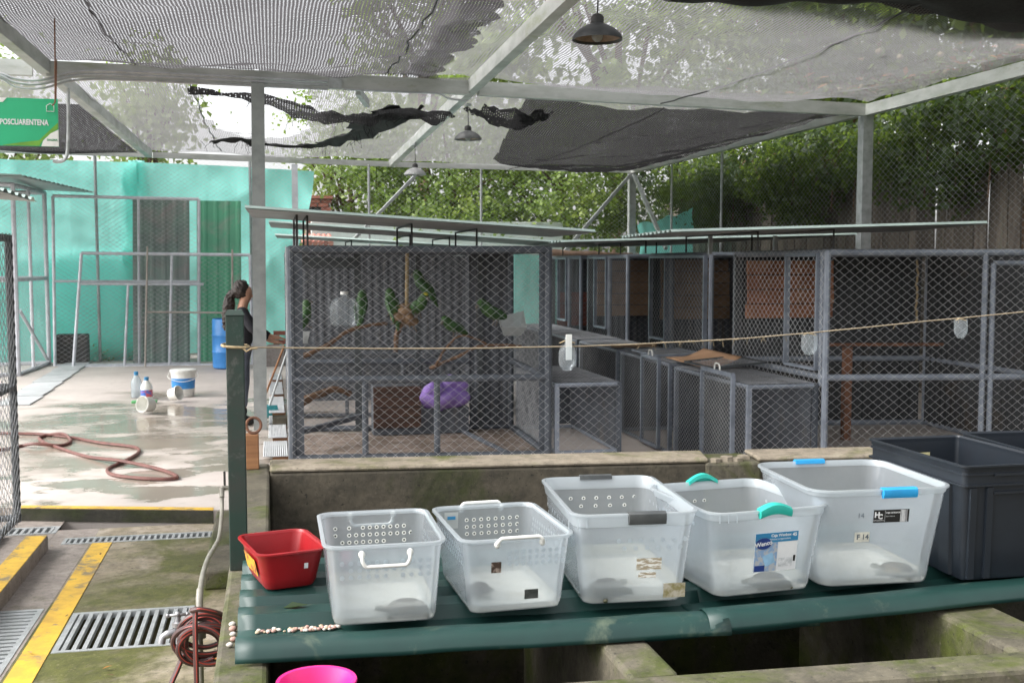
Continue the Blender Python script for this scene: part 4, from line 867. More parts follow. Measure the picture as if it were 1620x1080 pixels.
parrots = [((.33,11.3,1.31),20,-12,'green parrot at the left end of the long perch, beside the white cup',1),((.93,11.9,1.40),75,4,'green parrot in front of the dark frame post',1),((1.21,11.5,1.42),110,0,'green parrot clinging to the straw bundle from behind',1),((1.47,11.35,1.41),-60,22,'green parrot with a yellow crown beside the straw bundle',1),((1.55,11.6,1.62),140,10,'dark green parrot highest up, above the straw bundle',1),((1.84,11.35,1.20),215,34,'green parrot crouching on the forked branch',.95),((2.26,11.35,1.33),200,30,'large green parrot leaning down to the corner feeder',1.15)]
b,kk,w,e,f = parrot_parts()
for i,(loc,rz,tilt,lb,sc) in enumerate(parrots):
    if proto is None:
        t_ = thing('parrot', lb, 'parrot', loc, 0, 'green parrots in the front cage')
        obj('body', b, pgreen, t_, smooth='all', rel=False); obj('beak', kk, pbeak, t_, smooth='all', rel=False)
        for q in w: obj('wing', q, pwing, t_, smooth='all', rel=False)
        for q in e: obj('eye', q, blackm, t_, smooth='all', rel=False)
        for q in f: obj('foot', q, pbeak, t_, rel=False)
        proto = t_
    else: t_ = copy_tree(proto); t_.location = loc; t_['label'] = lb
    t_.rotation_euler = (0,R(tilt),R(rz)); t_.scale = (sc*1.34,sc*1.34,sc*1.16)
    if 'yellow' in lb:
        q = MB(); q.ball((.036,0,.178),(.022,.022,.014),8,6); obj('crown_patch', q, pyel, t_, smooth='all', rel=False)
def stick(label, pts, r, name='perch', cat='perch', group='branches in the front cage', mat=None):
    p = smoothpath(pts,6); m = MB(); m.tube([q+Vector((.006*wob(i*1.3,0,1),0,.006*wob(i*1.9,0,2))) for i,q in enumerate(p)], [r*(1-.35*i/len(p))*(1+.18*wob(i*2.1,0,4)) for i in range(len(p))], 7)
    return tag(obj(name, m, mat or branch, smooth=True), label, cat, group)
stick('long sloping perch branch in the upper left of the parrot cage', [(.26,11.35,.95),(.5,11.4,1.04),(.81,11.5,1.22),(1.17,11.6,1.27)], .026)
stick('thick bent branch low on the left of the parrot cage', [(.25,11.3,.50),(.45,11.4,.56),(.62,11.5,.60),(.78,11.55,.54)], .045)
stick('thin branch reaching to the right wall of the parrot cage', [(1.66,11.9,.76),(1.90,11.7,.88),(2.10,11.5,1.01),(2.25,11.4,1.04),(2.55,11.3,1.03)], .020)
stick('crooked forked twig under the crouching parrot', [(1.70,11.8,.78),(1.80,11.6,1.0),(1.90,11.45,1.13),(2.02,11.4,1.13),(2.2,11.4,1.05)], .015)
# hanging straw bundle with its rope and stub
sb = thing('straw_bundle', 'brown straw bundle hanging from a rope in the parrot cage', 'bundle', (1.36,11.45,1.36)); rr = random.Random(5)
jute = MATS['jute']; straw = M('straw',(.30,.20,.12),(.18,.115,.07),30,rough=.9)
m = MB(); m.tube(smoothpath([(1.37,11.45,2.0),(1.365,11.45,1.7),(1.36,11.45,1.42)],4), .020, 7); obj('rope', m, jute, sb)
m = MB()
for k in range(16):
    a = k*.7; c = (1.36+.11*math.cos(a)*rr.uniform(.2,1), 11.45+.09*math.sin(a)*rr.uniform(.2,1), 1.37+rr.uniform(-.08,.09)); m.ball(c,(rr.uniform(.04,.075),rr.uniform(.04,.07),rr.uniform(.035,.06)),8,6)
obj('lump', m, straw, sb, smooth=True)
m = MB()
for k in range(110):
    a = rr.uniform(0,6.28); p = Vector((1.36+.13*math.cos(a)*rr.uniform(.3,1),11.45+.1*math.sin(a)*rr.uniform(.3,1),1.37+rr.uniform(-.09,.1))); q = p+Vector((rr.uniform(-.09,.09),rr.uniform(-.07,.07),rr.uniform(-.10,.04))); m.tube([p,q],.0035,3)
obj('strands', m, straw, sb)
stick('splintered stub of branch hanging below the straw bundle', [(1.29,11.45,1.27),(1.25,11.44,1.12),(1.24,11.44,.98)], .032)
# feeder, jug, cup, blanket
m = MB(); q = [(2.33,11.25,1.30),(2.55,11.30,1.32),(2.50,11.22,1.16),(2.38,11.20,1.17)]
m.loft([[(2.36,11.30,1.15),(2.52,11.30,1.15),(2.52,11.22,1.15),(2.36,11.22,1.15)],[(2.31,11.34,1.34),(2.58,11.34,1.40),(2.57,11.16,1.24),(2.30,11.16,1.24)]], True, False); o = obj('feeder', m, milky); s_=o.modifiers.new('t','SOLIDIFY'); s_.thickness=.006
tag(o, 'white plastic corner feeder on the right wall of the parrot cage', 'feeder')
t_ = thing('water_jug', 'milky water jug hanging at the back left of the parrot cage', 'jug', (.74,11.75,1.24)); m = MB(); m.lathe([(.0,1.24),(.13,1.245),(.15,1.28),(.155,1.45),(.12,1.52),(.04,1.55),(.035,1.58),(0,1.58)],16,(.74,11.75,0)); obj('body', m, clearp, t_, smooth=True); m = MB(); m.lathe([(.042,1.57),(.042,1.60),(0,1.602)],12,(.74,11.75,0)); obj('cap', m, whitep, t_, smooth=True)
m = MB(); m.lathe([(0,1.10),(.05,1.10),(.075,1.22),(.07,1.22),(.046,1.11),(0,1.108)],14,(.29,11.2,0)); tag(obj('water_cup', m, milky, smooth=True), 'small white cup on the left wall of the parrot cage', 'cup')
m = MB()
for (cx_,cy_,cz,rx,ry,rz_,ph_) in ((1.83,12.08,.40,.28,.17,.125,0.),(1.93,12.10,.55,.19,.14,.10,2.),(1.72,12.0,.50,.13,.10,.10,4.)):
    def cloth(u,v):
        a = u*2*math.pi; t = math.pi*(v-.5); r = 1+.10*math.sin(3*a+4*v+ph_)+.06*math.sin(5*a-7*v+ph_)+.05*math.sin(9*v+2*a)
        return (cx_+rx*r*math.cos(a)*math.cos(t), cy_+ry*r*math.sin(a)*math.cos(t), cz+rz_*r*math.sin(t)+.03*math.sin(cx_*5+a)*math.cos(t))
    m.grid(cloth, 40, 20)
tag(obj('blanket', m, M('purple_cloth',(.34,.22,.58),(.22,.13,.42),6,rough=.9,third=(.45,.34,.66),tscale=12,bump=.4), smooth='all'), 'crumpled purple blanket on the low box in the parrot cage', 'blanket')
sx = thing('shelf_box', 'low box with brown planks beside the purple blanket in the parrot cage', 'box', (1.6,12.2,0)); m = MB()
for k in range(4): q = MB(); q.box(1.06,1.58,12.02,12.05,.10+.115*k,.205+.115*k); obj('plank', q, MATS['brown_board'], sx)
m.box(1.06,2.12,12.055,12.32,.02,.30); m.box(1.06,1.58,12.056,12.32,.302,.555); obj('case', m, sheetd, sx)
# ================================================================== YARD
bb = thing('barrel', 'blue plastic barrel standing behind the woman', 'barrel', (-.80,20.6,0)); m = MB(); m.lathe([(0,.01),(.25,.01),(.27,.03),(.272,.28),(.285,.30),(.272,.32),(.272,.58),(.285,.60),(.272,.62),(.27,.87),(.255,.90),(.25,.90),(.25,.875),(0,.875)],24,(-.80,20.6,0)); obj('body', m, M('barrel_blue',(.05,.25,.62),(.04,.2,.5),3,rough=.4,bump=.03), bb, smooth=True); m = MB(); m.lathe([(.04,.88),(.04,.905),(0,.905)],10,(-.72,20.6,0)); obj('bung', m, blackp, bb)
bk = thing('bucket', 'white bucket with a blue band and lid on the wet floor', 'bucket', (-1.26,16.35,0)); m = MB(); m.lathe([(0,.005),(.145,.005),(.15,.02),(.158,.12)],20,(-1.26,16.35,0)); m.m=1; m.lathe([(.158,.12),(.166,.27)],20,(-1.26,16.35,0)); m.m=0; m.lathe([(.166,.27),(.172,.35),(.185,.352),(.187,.385),(.178,.39),(.10,.395),(0,.395)],20,(-1.26,16.35,0)); obj('body', m, [whitep, M('bucket_blue',(.03,.22,.60),(.05,.28,.62),14,rough=.4,bump=0)], bk, smooth=True)
m = MB(); m.tube(smoothpath([(-1.07,16.35,.345),(-1.06,16.22,.28),(-1.26,16.15,.23),(-1.45,16.22,.28),(-1.45,16.35,.345)],6),.005,5); obj('handle', m, whitep, bk)
def bottle(label, x, y, h, r, bm, capm, band, lying=None):
    t_ = thing('bottle', label, 'bottle', (x,y,0), 0, 'bottles and tubs on the wet floor'); m = MB(); pr=[(0,0),(r*.95,.0),(r,.02),(r,h*.55),(r*.9,h*.66),(r*.4,h*.84),(r*.33,h*.92),(0,h*.92)]
    m.lathe(pr,14); ob = obj('body', m, bm, t_, smooth=True, rel=False); m = MB(); m.lathe([(r*.40,h*.86),(r*.40,h),(0,h)],10); obj('cap', m, capm, t_, rel=False)
    if band: m = MB(); m.lathe([(r*1.01,h*.15),(r*1.01,h*.45)],14); obj('label_band', m, band, t_, smooth=True, rel=False)
    return t_
bottle('clear bottle with blue cap beside the white spray bottle', -1.90,16.35,.37,.075, plastic('bottle_clear',(.7,.8,.85),.4,.2,.4), bluel, None)
bottle('white bottle with a blue and red label on the wet floor', -1.73,16.05,.32,.08, whitep, bluel, M('label_bluered',(.05,.15,.5),(.5,.08,.1),8,lo=.45,hi=.5,rough=.4,bump=0))
def tub(label, x, y, r, h, rot):
    t_ = thing('plastic_tub', label, 'tub', (x,y,r), 0, 'bottles and tubs on the wet floor'); m = MB(); m.lathe([(0,0),(r*.8,0),(r*.84,.015),(r*.97,h),(r*1.02,h),(r*1.02,h-.02),(r*.95,h-.02),(r*.80,.02),(0,.02)],18); obj('body', m, whitep, t_, smooth=True, rel=False); t_.rotation_euler = rot
tub('white tub lying on its side with its mouth open, beside the blue bucket', -1.38,15.7,.10,.14,(R(75),0,R(60)))
tub('white tub lying on its side nearest on the wet floor', -1.52,14.6,.105,.16,(R(80),0,R(-40)))
m = MB(); m.box(-1.88,-1.55,15.55,15.67,.012,.045); m2 = thing('scrub_brush','green scrub brush lying by the white bottle','brush',(-1.7,15.6,0)); obj('back', m, M('brush_green',(.12,.45,.16),None,8,rough=.5), m2, bevel=.008); q=MB(); q.box(-1.86,-1.57,15.56,15.66,.0,.012); obj('bristles', q, whitep, m2)
ORD = ['first','second','third','fourth','fifth','sixth','seventh','eighth']
for k in range(7):
    y = 15.75+.98*k; x = -3.42-.035*k; m = MB(); m.box(x-.22,x+.22,y,y+.94,.004,.018+.004*(k%2)); o = tag(obj('floor_plate', m, M('pale_plate',(.56,.57,.58),(.46,.47,.48),3,rough=.5,vary=.12)), ORD[k]+' pale plate from the near end of the strip on the left of the yard', 'plate', 'pale plates on the left of the yard')
for k in range(8):
    y = 10.75+.98*k; m = MB(); z = .05+.03*(k%2); n = 24
    m.grid(lambda u,v: (lerp(-.06-.05*(k==0),.13,u), y+.93*v, z+.008*(1 if int(u*n)%2 else 0)), n, 1); o = obj('step_plate', m, MATS['pale_plate']); s_=o.modifiers.new('t','SOLIDIFY'); s_.thickness=.006
    tag(o, ORD[k]+' pale ribbed plate from the concrete wall along the parrot cages', 'plate', 'ribbed plates along the cages')
    q = MB(); q.box(-.02,.14,y+.05,y+.12,0,z-.008); q.box(-.02,.14,y+.8,y+.87,0,z-.008); obj('batten', q, woodm, o)
# hose on the floor
hosem = M('hose',(.17,.065,.052),(.11,.042,.035),10,rough=.45,bump=.05)
hp = [(-4.2,13.5), (-3.271,13.243), (-2.89,13.067), (-2.552,12.947), (-2.172,12.637), (-1.779,12.162), (-1.426,11.839), (-1.326,11.504), (-1.39,11.043), (-1.495,10.629), (-1.418,10.3), (-1.139,10.061), (-.903,9.981), (-.85,10.1), (-1.048,10.501), (-1.423,10.844), (-1.774,11.304), (-2.096,11.825), (-2.35,12.285), (-2.484,12.66), (-2.432,12.829), (-2.247,12.698), (-2.113,12.361), (-2.171,12.081), (-2.41,12.052), (-2.55,12.15), (-2.68,11.95), (-3.1,11.75), (-4.2,11.6)]
m = MB(); m.tube(smoothpath([(x,y,.018+(.03 if i in (15,21,24) else 0)) for i,(x,y) in enumerate(hp)],6), .017, 7)
tag(obj('garden_hose', m, hosem, smooth=True), 'reddish brown garden hose looped on the yard floor', 'hose')
# cinder block, bricks, brooms
cb = thing('cinder_block','grey cinder block by the lower end of the tarp','block',(.02,20.9,0)); m = MB(); m.box(-.16,.20,20.8,21.0,0,.38); obj('body', m, M('cinder',(.36,.33,.31),(.27,.25,.23),20,rough=.95,bump=.5), cb, bevel=.01)
for k in range(4):
    m = MB(); x = .0+.11*(k%2); m.box(x-.1,x+.12,21.12,21.22,.30+.085*k,.375+.085*k); tag(obj('loose_brick', m, brickc, bevel=.006), ['lowest','second lowest','second highest','topmost'][k]+' loose red brick piled behind the cinder block', 'brick', 'bricks behind the cinder block')
m = MB(); m.box(-.14,.26,21.08,21.26,0,.295); tag(obj('stone_block', m, MATS['cinder'], bevel=.02), 'low grey block carrying the loose red bricks', 'block')
for lb,a,b_,hm,bm_ in (('wooden handled broom leaning beside the woman',(.14,14.25,.86),(-.16,14.2,.10),woodm,M('broom_teal',(.03,.25,.28),(.02,.18,.2),20,rough=.7)),('grey handled broom leaning against the ribbed plates',(.17,14.0,.80),(-.06,13.95,.12),galv,MATS['broom_teal'])):
    t_ = thing('broom', lb, 'broom', (b_[0],b_[1],0), 0, 'brooms beside the woman'); m = MB(); pole(m,a,b_,.013,6); obj('handle', m, hm, t_, smooth=True)
    m = MB(); x,y,z = b_; m.loft([[(x-.06,y-.03,z+.02),(x+.10,y-.03,z+.02),(x+.10,y+.03,z+.02),(x-.06,y+.03,z+.02)],[(x-.08,y-.04,.0),(x+.13,y-.04,.0),(x+.13,y+.04,.0),(x-.08,y+.04,.0)]]); obj('bristles', m, bm_, t_)
m = MB(); m.box(-.02,.16,12.84,13.05,0,.14); tag(obj('post_footing', m, tankm, bevel=.01), 'small mossy footing block at the canopy post', 'footing')

# ---- woman
def skin(name, nodes, edges, mat, parent, sub=2):
    me = bpy.data.meshes.new(name); me.from_pydata([n[:3] for n in nodes], edges, []); me.materials.append(mat); o = link(name, me, parent)
    sm = o.modifiers.new('skin','SKIN'); sm.use_smooth_shade = True
    d = me.skin_vertices[0].data
    for i,n in enumerate(nodes): d[i].radius = (n[3], n[4] if len(n)>4 else n[3]); d[i].use_root = (i==0)
    s_ = o.modifiers.new('sub','SUBSURF'); s_.levels = sub; s_.render_levels = sub
    return o
wm = thing('person', 'woman with a dark ponytail, black long sleeve top and jeans reaching forward', 'person', (-.355,13.32,0), R(0))
skinm = M('skin',(.50,.28,.19),(.45,.24,.16),14,rough=.5,bump=.03); hairm = M('hair',(.018,.012,.010),(.035,.022,.016),30,rough=.5,stretch=(3,3,1),bump=.5)
topm = M('black_top',(.018,.018,.024),(.028,.028,.034),9,rough=.9); jeanm = M('jeans',(.13,.145,.18),(.09,.10,.13),12,rough=.9)
body = [(0,0,.92,.085,.10),(.0,0,1.12,.085,.11),(.0,0,1.30,.085,.12),(.005,0,1.40,.048,.052),(.05,0,1.478,.082,.065),(.05,0,1.55,.112,.095),(.03,0,1.64,.08,.08),
        (.0,-.17,1.34,.042),(.12,-.22,1.14,.036),(.30,-.21,1.01,.026),(.37,-.20,.985,.022),
        (.0,.17,1.34,.042),(.14,.21,1.14,.036),(.33,.19,1.03,.026),(.40,.18,1.01,.022),
        (.0,-.09,.82,.06),(.01,-.10,.48,.05),(.0,-.10,.08,.035),(.0,.09,.82,.06),(.02,.10,.48,.05),(-.02,.10,.08,.035)]
ed = [(0,1),(1,2),(2,3),(3,4),(4,5),(5,6),(2,7),(7,8),(8,9),(9,10),(2,11),(11,12),(12,13),(13,14),(0,15),(15,16),(16,17),(0,18),(18,19),(19,20)]
for hb,wr,sy in ((10,(.37,-.20,.985),-1),(14,(.40,.18,1.01),1)):
    for k,(dy,l) in enumerate(((-.028,.06),(-.010,.068),(.010,.066),(.028,.054))):
        i = len(body); body += [(wr[0]+.045,wr[1]+dy,wr[2]-.008,.0095),(wr[0]+.045+l*.6,wr[1]+dy*1.1,wr[2]-.012,.0085),(wr[0]+.04+l,wr[1]+dy*1.1,wr[2]-.03,.0075)]; ed += [(hb,i),(i,i+1),(i+1,i+2)]
    i = len(body); body += [(wr[0]+.02,wr[1]-sy*.03,wr[2]+.01,.0105),(wr[0]+.055,wr[1]-sy*.045,wr[2]+.005,.009)]; ed += [(hb,i),(i,i+1)]
skin('body', body, ed, skinm, wm)
shirt = [(0,0,.90,.15,.18),(.0,0,1.08,.13,.155),(.0,0,1.26,.145,.18),(.005,0,1.40,.085,.09),(.0,-.175,1.34,.06),(.12,-.225,1.14,.05),(.30,-.212,1.01,.036),(.0,.175,1.34,.06),(.14,.215,1.14,.05),(.33,.193,1.03,.036)]
skin('top', shirt, [(0,1),(1,2),(2,3),(2,4),(4,5),(5,6),(2,7),(7,8),(8,9)], topm, wm)
skin('jeans', [(0,0,1.0,.13,.16),(-.01,0,.88,.16,.19),(.0,-.095,.80,.09),(.01,-.10,.48,.066),(.0,-.10,.20,.055),(.0,.095,.80,.09),(.02,.10,.48,.066),(-.02,.10,.20,.055)], [(0,1),(1,2),(2,3),(3,4),(1,5),(5,6),(6,7)], jeanm, wm)
for s in (-1,1): skin('boot', [(0-.02*(s>0),s*.10,.24,.06),(-.01,s*.10,.06,.055),(.06,s*.10,.045,.045),(.13,s*.10,.035,.035)], [(0,1),(1,2),(2,3)], blackp, wm)
hr = [(.09,0,1.635,.05,.07),(.03,0,1.615,.115,.125),(-.02,0,1.565,.14,.13),(-.065,0,1.55,.075,.07),(-.105,.0,1.545,.05),(-.135,0,1.48,.07),(-.145,0,1.38,.075),(-.16,0,1.28,.066),(-.175,0,1.19,.045),(-.185,0,1.11,.02)]
h = skin('hair', hr, [(i,i+1) for i in range(9)], hairm, wm, 3)
tx = bpy.data.textures.new('curl','CLOUDS'); tx.noise_scale = .022; dm = h.modifiers.new('curl','DISPLACE'); dm.texture = tx; dm.strength = .055; dm.mid_level = .5
q = MB(); q.tube([(-.085,-.03,1.555),(-.085,.0,1.58),(-.085,.03,1.555),(-.085,0,1.525)],.010,6,closed=True); obj('hair_tie', q, M('tie_teal',(.15,.5,.5),None,9,rough=.6), wm, rel=False)
for nm,c,r in (('ear',(.03,-.072,1.525),(.016,.010,.028)),('ear',(.03,.072,1.525),(.016,.010,.028)),('nose',(.122,0,1.515),(.016,.012,.020)),('eye',(.108,-.03,1.54),(.008,.010,.008)),('eye',(.108,.03,1.54),(.008,.010,.008)),('mouth',(.112,0,1.475),(.008,.022,.006))):
    q = MB(); q.ball(c,r,8,6); obj(nm, q, skinm if nm in('ear','nose') else (blackm if nm=='eye' else M('lips',(.40,.16,.13),None,9,rough=.5)), wm, smooth='all', rel=False)

# ---- lamps, sign, hooks under the canopy
def lamp(label, x, y, z, r, mat, ztop):
    t_ = thing('pendant_lamp', label, 'lamp', (x,y,z), 0, 'pendant lamps under the canopy'); m = MB()
    m.lathe([(r,0),(r*1.0,r*.06),(r*.93,r*.22),(r*.72,r*.42),(r*.42,r*.58),(r*.26,r*.64),(r*.25,r*.66),(r*.24,r*.63),(r*.40,r*.54),(r*.69,r*.38),(r*.89,r*.19),(r*.965,.004),(r,0)],28,(x,y,z)); obj('shade', m, [mat], t_, smooth=True)
    m = MB(); m.lathe([(r*.965,.012),(r*.885,r*.185),(r*.685,r*.37),(r*.39,r*.53),(0,r*.6)],28,(x,y,z-.003)); obj('reflector', m, M('lamp_inside',(.36,.27,.20),(.22,.16,.12),9,rough=.6), t_, smooth=True)
    m = MB(); m.lathe([(0,r*.6),(r*.25,r*.62),(r*.26,r*.88),(r*.20,r*.98),(r*.10,r*1.03),(0,r*1.04)],14,(x,y,z)); obj('socket', m, blackm, t_, smooth=True)
    m = MB(); m.tube([(x,y,z+r*1.0),(x+.005,y,(z+ztop)/2),(x,y,ztop)],.006,5); obj('cord', m, blackm, t_)
    m = MB(); m.lathe([(0,ztop-.02),(.04,ztop-.015),(.045,ztop+.01),(0,ztop+.02)],10,(x,y,0)); obj('ceiling_rose', m, galv, t_)
    m = MB(); m.ball((x,y,z+r*.18),(r*.24,r*.24,r*.26),10,7); obj('bulb', m, milky, t_, smooth='all')
lampb = M('lamp_black',(.022,.024,.025),(.05,.052,.052),10,rough=.5)
lamp('large dark pendant lamp nearest, in front of the pale net', 2.23,7.5,3.44,.175,lampb,4.10)
lamp('grey pendant lamp hanging behind the crossing of the middle beams', 2.46,14.0,3.46,.175,M('lamp_grey',(.10,.105,.105),(.2,.2,.2),8,rough=.5),3.90)
lamp('farthest pale pendant lamp hanging above the second roof sheet', 2.42,19.0,3.40,.19,M('lamp_pale',(.42,.42,.42),(.3,.3,.3),8,rough=.5),3.92)
sg = thing('hanging_sign', 'green hanging sign with white lettering and a pale corner', 'sign', (-2.75,12.0,3.07)); m = MB(); m.box(-3.9,-2.085,12.0,12.015,3.07,3.545); obj('board', m, M('sign_green',(.02,.42,.19),(.018,.38,.17),2,rough=.4,bump=0), sg)
m = MB(); m.prism([(-2.085,3.072),(-2.085,3.24),(-2.16,3.20),(-2.23,3.13),(-2.25,3.072)],0,1); m.v = [(x,11.996+.003*z,y) for x,y,z in m.v]; obj('corner_patch', m, whitep, sg)
m = MB(); m.prism([(-2.088,3.25),(-2.088,3.31),(-2.20,3.20),(-2.27,3.13),(-2.45,3.105),(-2.62,3.075),(-2.27,3.075),(-2.22,3.15)],0,1); m.v = [(x,11.9965+.002*z,y) for x,y,z in m.v]; obj('swoosh', m, M('sign_lime',(.16,.40,.04),None,5,rough=.4,bump=0), sg)
text('lettering', 'POSCUARENTENA', .078, whitel, sg, (-2.178+2.75,-.003,.235), (R(90),0,0), 'RIGHT', .0008, .0022, .70)
text('lettering', 'DAGMA', .028, M('sign_darkgreen',(.03,.30,.12),None,5,bump=0), sg, (-2.095+2.75,-.007,.065), (R(90),0,0), 'RIGHT', .0005, .0008)
m = MB(); m.tube([(-2.19,11.995,3.42),(-2.12,11.995,3.42),(-2.12,11.995,3.475),(-2.155,11.995,3.50),(-2.19,11.995,3.475)],.0035,4,closed=True); obj('house_mark', m, whitel, sg)
m = MB(); m.prism([(-2.60,3.50),(-2.56,3.545),(-3.9,3.545),(-3.9,3.50)],0,1); m.v = [(x,11.9965+.002*z,y) for x,y,z in m.v]; obj('top_patch', m, whitep, sg)
for x in (-2.10,-3.5): q = MB(); q.tube([(x,12.006,3.54),(x,12.1,3.96)],.006,5); obj('hanger', q, rustm, sg)
m = MB(); m.tube([(-1.83,10.5,4.06),(-1.835,10.5,3.7),(-1.845,10.5,3.31),(-1.87,10.5,3.28)],.007,5); tag(obj('hanging_rod', m, rustm), 'rusty rod hanging from the dense net in front of the green sign', 'rod')
m = MB(); m.tube(smoothpath([(-2.31,14,3.95),(-2.32,14,3.5),(-2.34,14,3.2),(-2.38,14,3.11),(-2.45,14,3.09),(-2.50,14,3.10)],5),.02,8); tag(obj('hanging_pipe', m, galv, smooth=True), 'hooked grey pipe hanging beside the green sign', 'pipe')
# ================================================================== FOREGROUND
gp = thing('green_post', 'dark green square post standing on the mossy tank wall', 'post', (-.145,4.42,.70)); m = MB(); m.box(-.178,-.110,4.385,4.453,.70,1.70); o = obj('shaft', m, M('post_green',(.014,.038,.028),(.03,.036,.03),7,rough=.6,third=(.13,.13,.12),tscale=5,tlo=.55,thi=.7), gp, bevel=.004); m = MB(); m.loft([[(-.182,4.381,1.70),(-.106,4.381,1.70),(-.106,4.457,1.70),(-.182,4.457,1.70)],[(-.172,4.391,1.718),(-.116,4.391,1.718),(-.116,4.447,1.718),(-.172,4.447,1.718)]]); obj('cap', m, MATS['post_green'], gp)
gp2 = thing('green_post', 'second green post holding the far end of the string', 'post', (4.8,4.36,.66)); m = MB(); m.box(4.767,4.833,4.33,4.393,.66,1.95); obj('shaft', m, MATS['post_green'], gp2)
st = thing('string_line', 'frayed jute string stretched from the green post across the cages', 'string', (-.145,4.42,1.58)); pts = smoothpath([(-.11,4.40,1.575),(.537,4.5,1.551),(1.248,4.6,1.541),(1.75,4.6,1.553),(2.249,4.6,1.576),(3.475,4.6,1.67),(4.79,4.40,1.79)],8); m = MB()
m.tube([p+Vector((0,0,.0012*wob(i*2.3,0,1))) for i,p in enumerate(pts)], .0030, 6)
cordm = M('old_jute',(.34,.28,.19),(.24,.19,.13),40,rough=.9)
obj('string', m, cordm, st); m = MB(); m.tube(smoothpath([(-.184,4.38,1.58),(-.104,4.378,1.575),(-.103,4.46,1.578),(-.185,4.46,1.584)],4,True), .005, 6, closed=True); m.tube([(-.12,4.376,1.578),(-.10,4.37,1.56),(-.085,4.37,1.57),(-.06,4.38,1.572)],.004,5); obj('knot', m, jute, st)
m = MB(); rr = random.Random(2)
for k in range(70):
    p = pts[rr.randrange(20,len(pts)-2)]; q = p+Vector((rr.uniform(-.02,.02),rr.uniform(-.01,.01),rr.uniform(-.03,.008))); m.tube([p,p.lerp(q,.5)+Vector((rr.uniform(-.004,.004),0,0)),q],.0009,3)
obj('frays', m, jute, st)
def hung(label, x, y, zt, h, w, neck=False):
    t_ = thing('hanging_bottle', label, 'bottle', (x,y,zt), 0, 'clear bottles hung on the string'); m = MB(); r = w/2
    pr = [(0,-h),(r*.55,-h+.004),(r*.62,-h+.012),(r*.9,-h+.022),(r,-h+.035),(r*1.0,-h*.35)] + ([(r*.75,-h*.15),(r*.35,-.01),(r*.30,.02),(0,.02)] if neck else [(r*.98,0)])
    m.lathe(pr,14,(x,y,zt)); obj('body', m, clearp, t_, smooth=True)
    if neck: m = MB(); m.box(x-.012,x+.014,y-.026,y-.022,zt-.075,zt+.035); obj('tag', m, whitep, t_)
    m = MB(); m.tube([(x-r*.9,y,zt-.004),(x-r*.3,y,zt+.006),(x+r*.9,y,zt-.004)],.0025,4); obj('tie', m, jute, t_)
hung('clear bottle with a white tag hung on the string beside the parrot cage', 1.24,4.6,1.56,.125,.075,True)
hung('cut clear bottle hung on the string before the nearest shaded cage door', 2.375,4.6,1.578,.095,.072)
hung('cut clear bottle hung on the string at the right', 3.142,4.6,1.636,.088,.062)
# pvc pipe, tap and hose coil on the tank's outer face
pp = thing('water_pipe', 'pale plastic water pipe bending along the mossy tank wall', 'pipe', (-.28,4.2,-.1)); m = MB()
m.tube(smoothpath([(-.20,5.98,.70),(-.262,5.985,.715),(-.275,5.975,.70),(-.275,5.9,.60),(-.275,5.6,.548),(-.28,5.2,.59),(-.285,4.8,.645),(-.285,4.45,.672),(-.283,4.22,.66)],8), .0105, 10); m.tube([(-.283,4.23,.667),(-.281,4.18,.61),(-.28,4.17,.4),(-.28,4.17,-.1)], .0105, 10); obj('pipe', m, pvcm, pp, smooth=True)
fits = [MB().tube(*a_) for a_ in (([(-.283,4.25,.672),(-.283,4.205,.65),(-.281,4.18,.61)],.0135,10),([(-.28,4.17,.575),(-.28,4.17,.515)],.021,10),([(-.28,4.17,.545),(-.315,4.16,.545)],.019,10),([(-.275,5.955,.67),(-.277,5.98,.71)],.0135,10))]; [obj('fitting', q_, pvcm, pp, smooth=True) for q_ in fits]
m = MB(); m.tube([(-.262,5.99,.70),(-.262,5.99,.80)],.006,6); obj('stub', m, blackm, pp)
fm = M('tap_metal',(.34,.34,.35),(.24,.24,.25),16,rough=.4,metal=.7); ta = thing('water_tap','metal garden tap on the plastic pipe above the drain','tap',(-.34,4.15,.545)); m = MB()
m.tube([(-.31,4.16,.545),(-.35,4.15,.547)],.014,10); m.tube(smoothpath([(-.35,4.15,.547),(-.385,4.14,.548),(-.408,4.135,.538),(-.414,4.13,.515)],5),[.016]*8+[.014]*8,10); m.lathe([(.013,.545),(.015,.565),(.020,.570),(.020,.585),(.012,.590),(.007,.615),(0,.615)],10,(-.357,4.15,0)); obj('body', m, fm, ta, smooth=True)
m = MB(); m.tube([(-.392,4.15,.612),(-.322,4.15,.614)],.006,8); m.ball((-.392,4.15,.612),.0085,8,6); m.ball((-.322,4.15,.614),.0085,8,6); m.ball((-.357,4.15,.615),.011,8,6); obj('handle', m, fm, ta, smooth='all')
hc = thing('hose_coil','coiled brown hose with red stripes hung over the tap','hose',(-.28,4.12,.55)); m = MB(); s2 = MB(); rr = random.Random(9)
def hoserun(p):
    m.tube(p, .0095, 8); s2.tube([q+Vector((.002,-.0082,.0035)) for q in p], .0026, 4)
for k in range(9):
    cx_ = -.262+rr.uniform(-.022,.022); cz = .548+rr.uniform(-.028,.022); rx = rr.uniform(.070,.098); rz_ = rr.uniform(.050,.078); ti = rr.uniform(-.35,.35); ry = rr.uniform(-.03,.04)
    hoserun(smoothpath([(cx_+rx*math.cos(a)*math.cos(ti)-rz_*math.sin(a)*math.sin(ti), 4.07+ry+.03*math.sin(a+k), cz+rx*math.cos(a)*math.sin(ti)+rz_*math.sin(a)*math.cos(ti)) for a in [2*math.pi*j/14 for j in range(13)]],4))
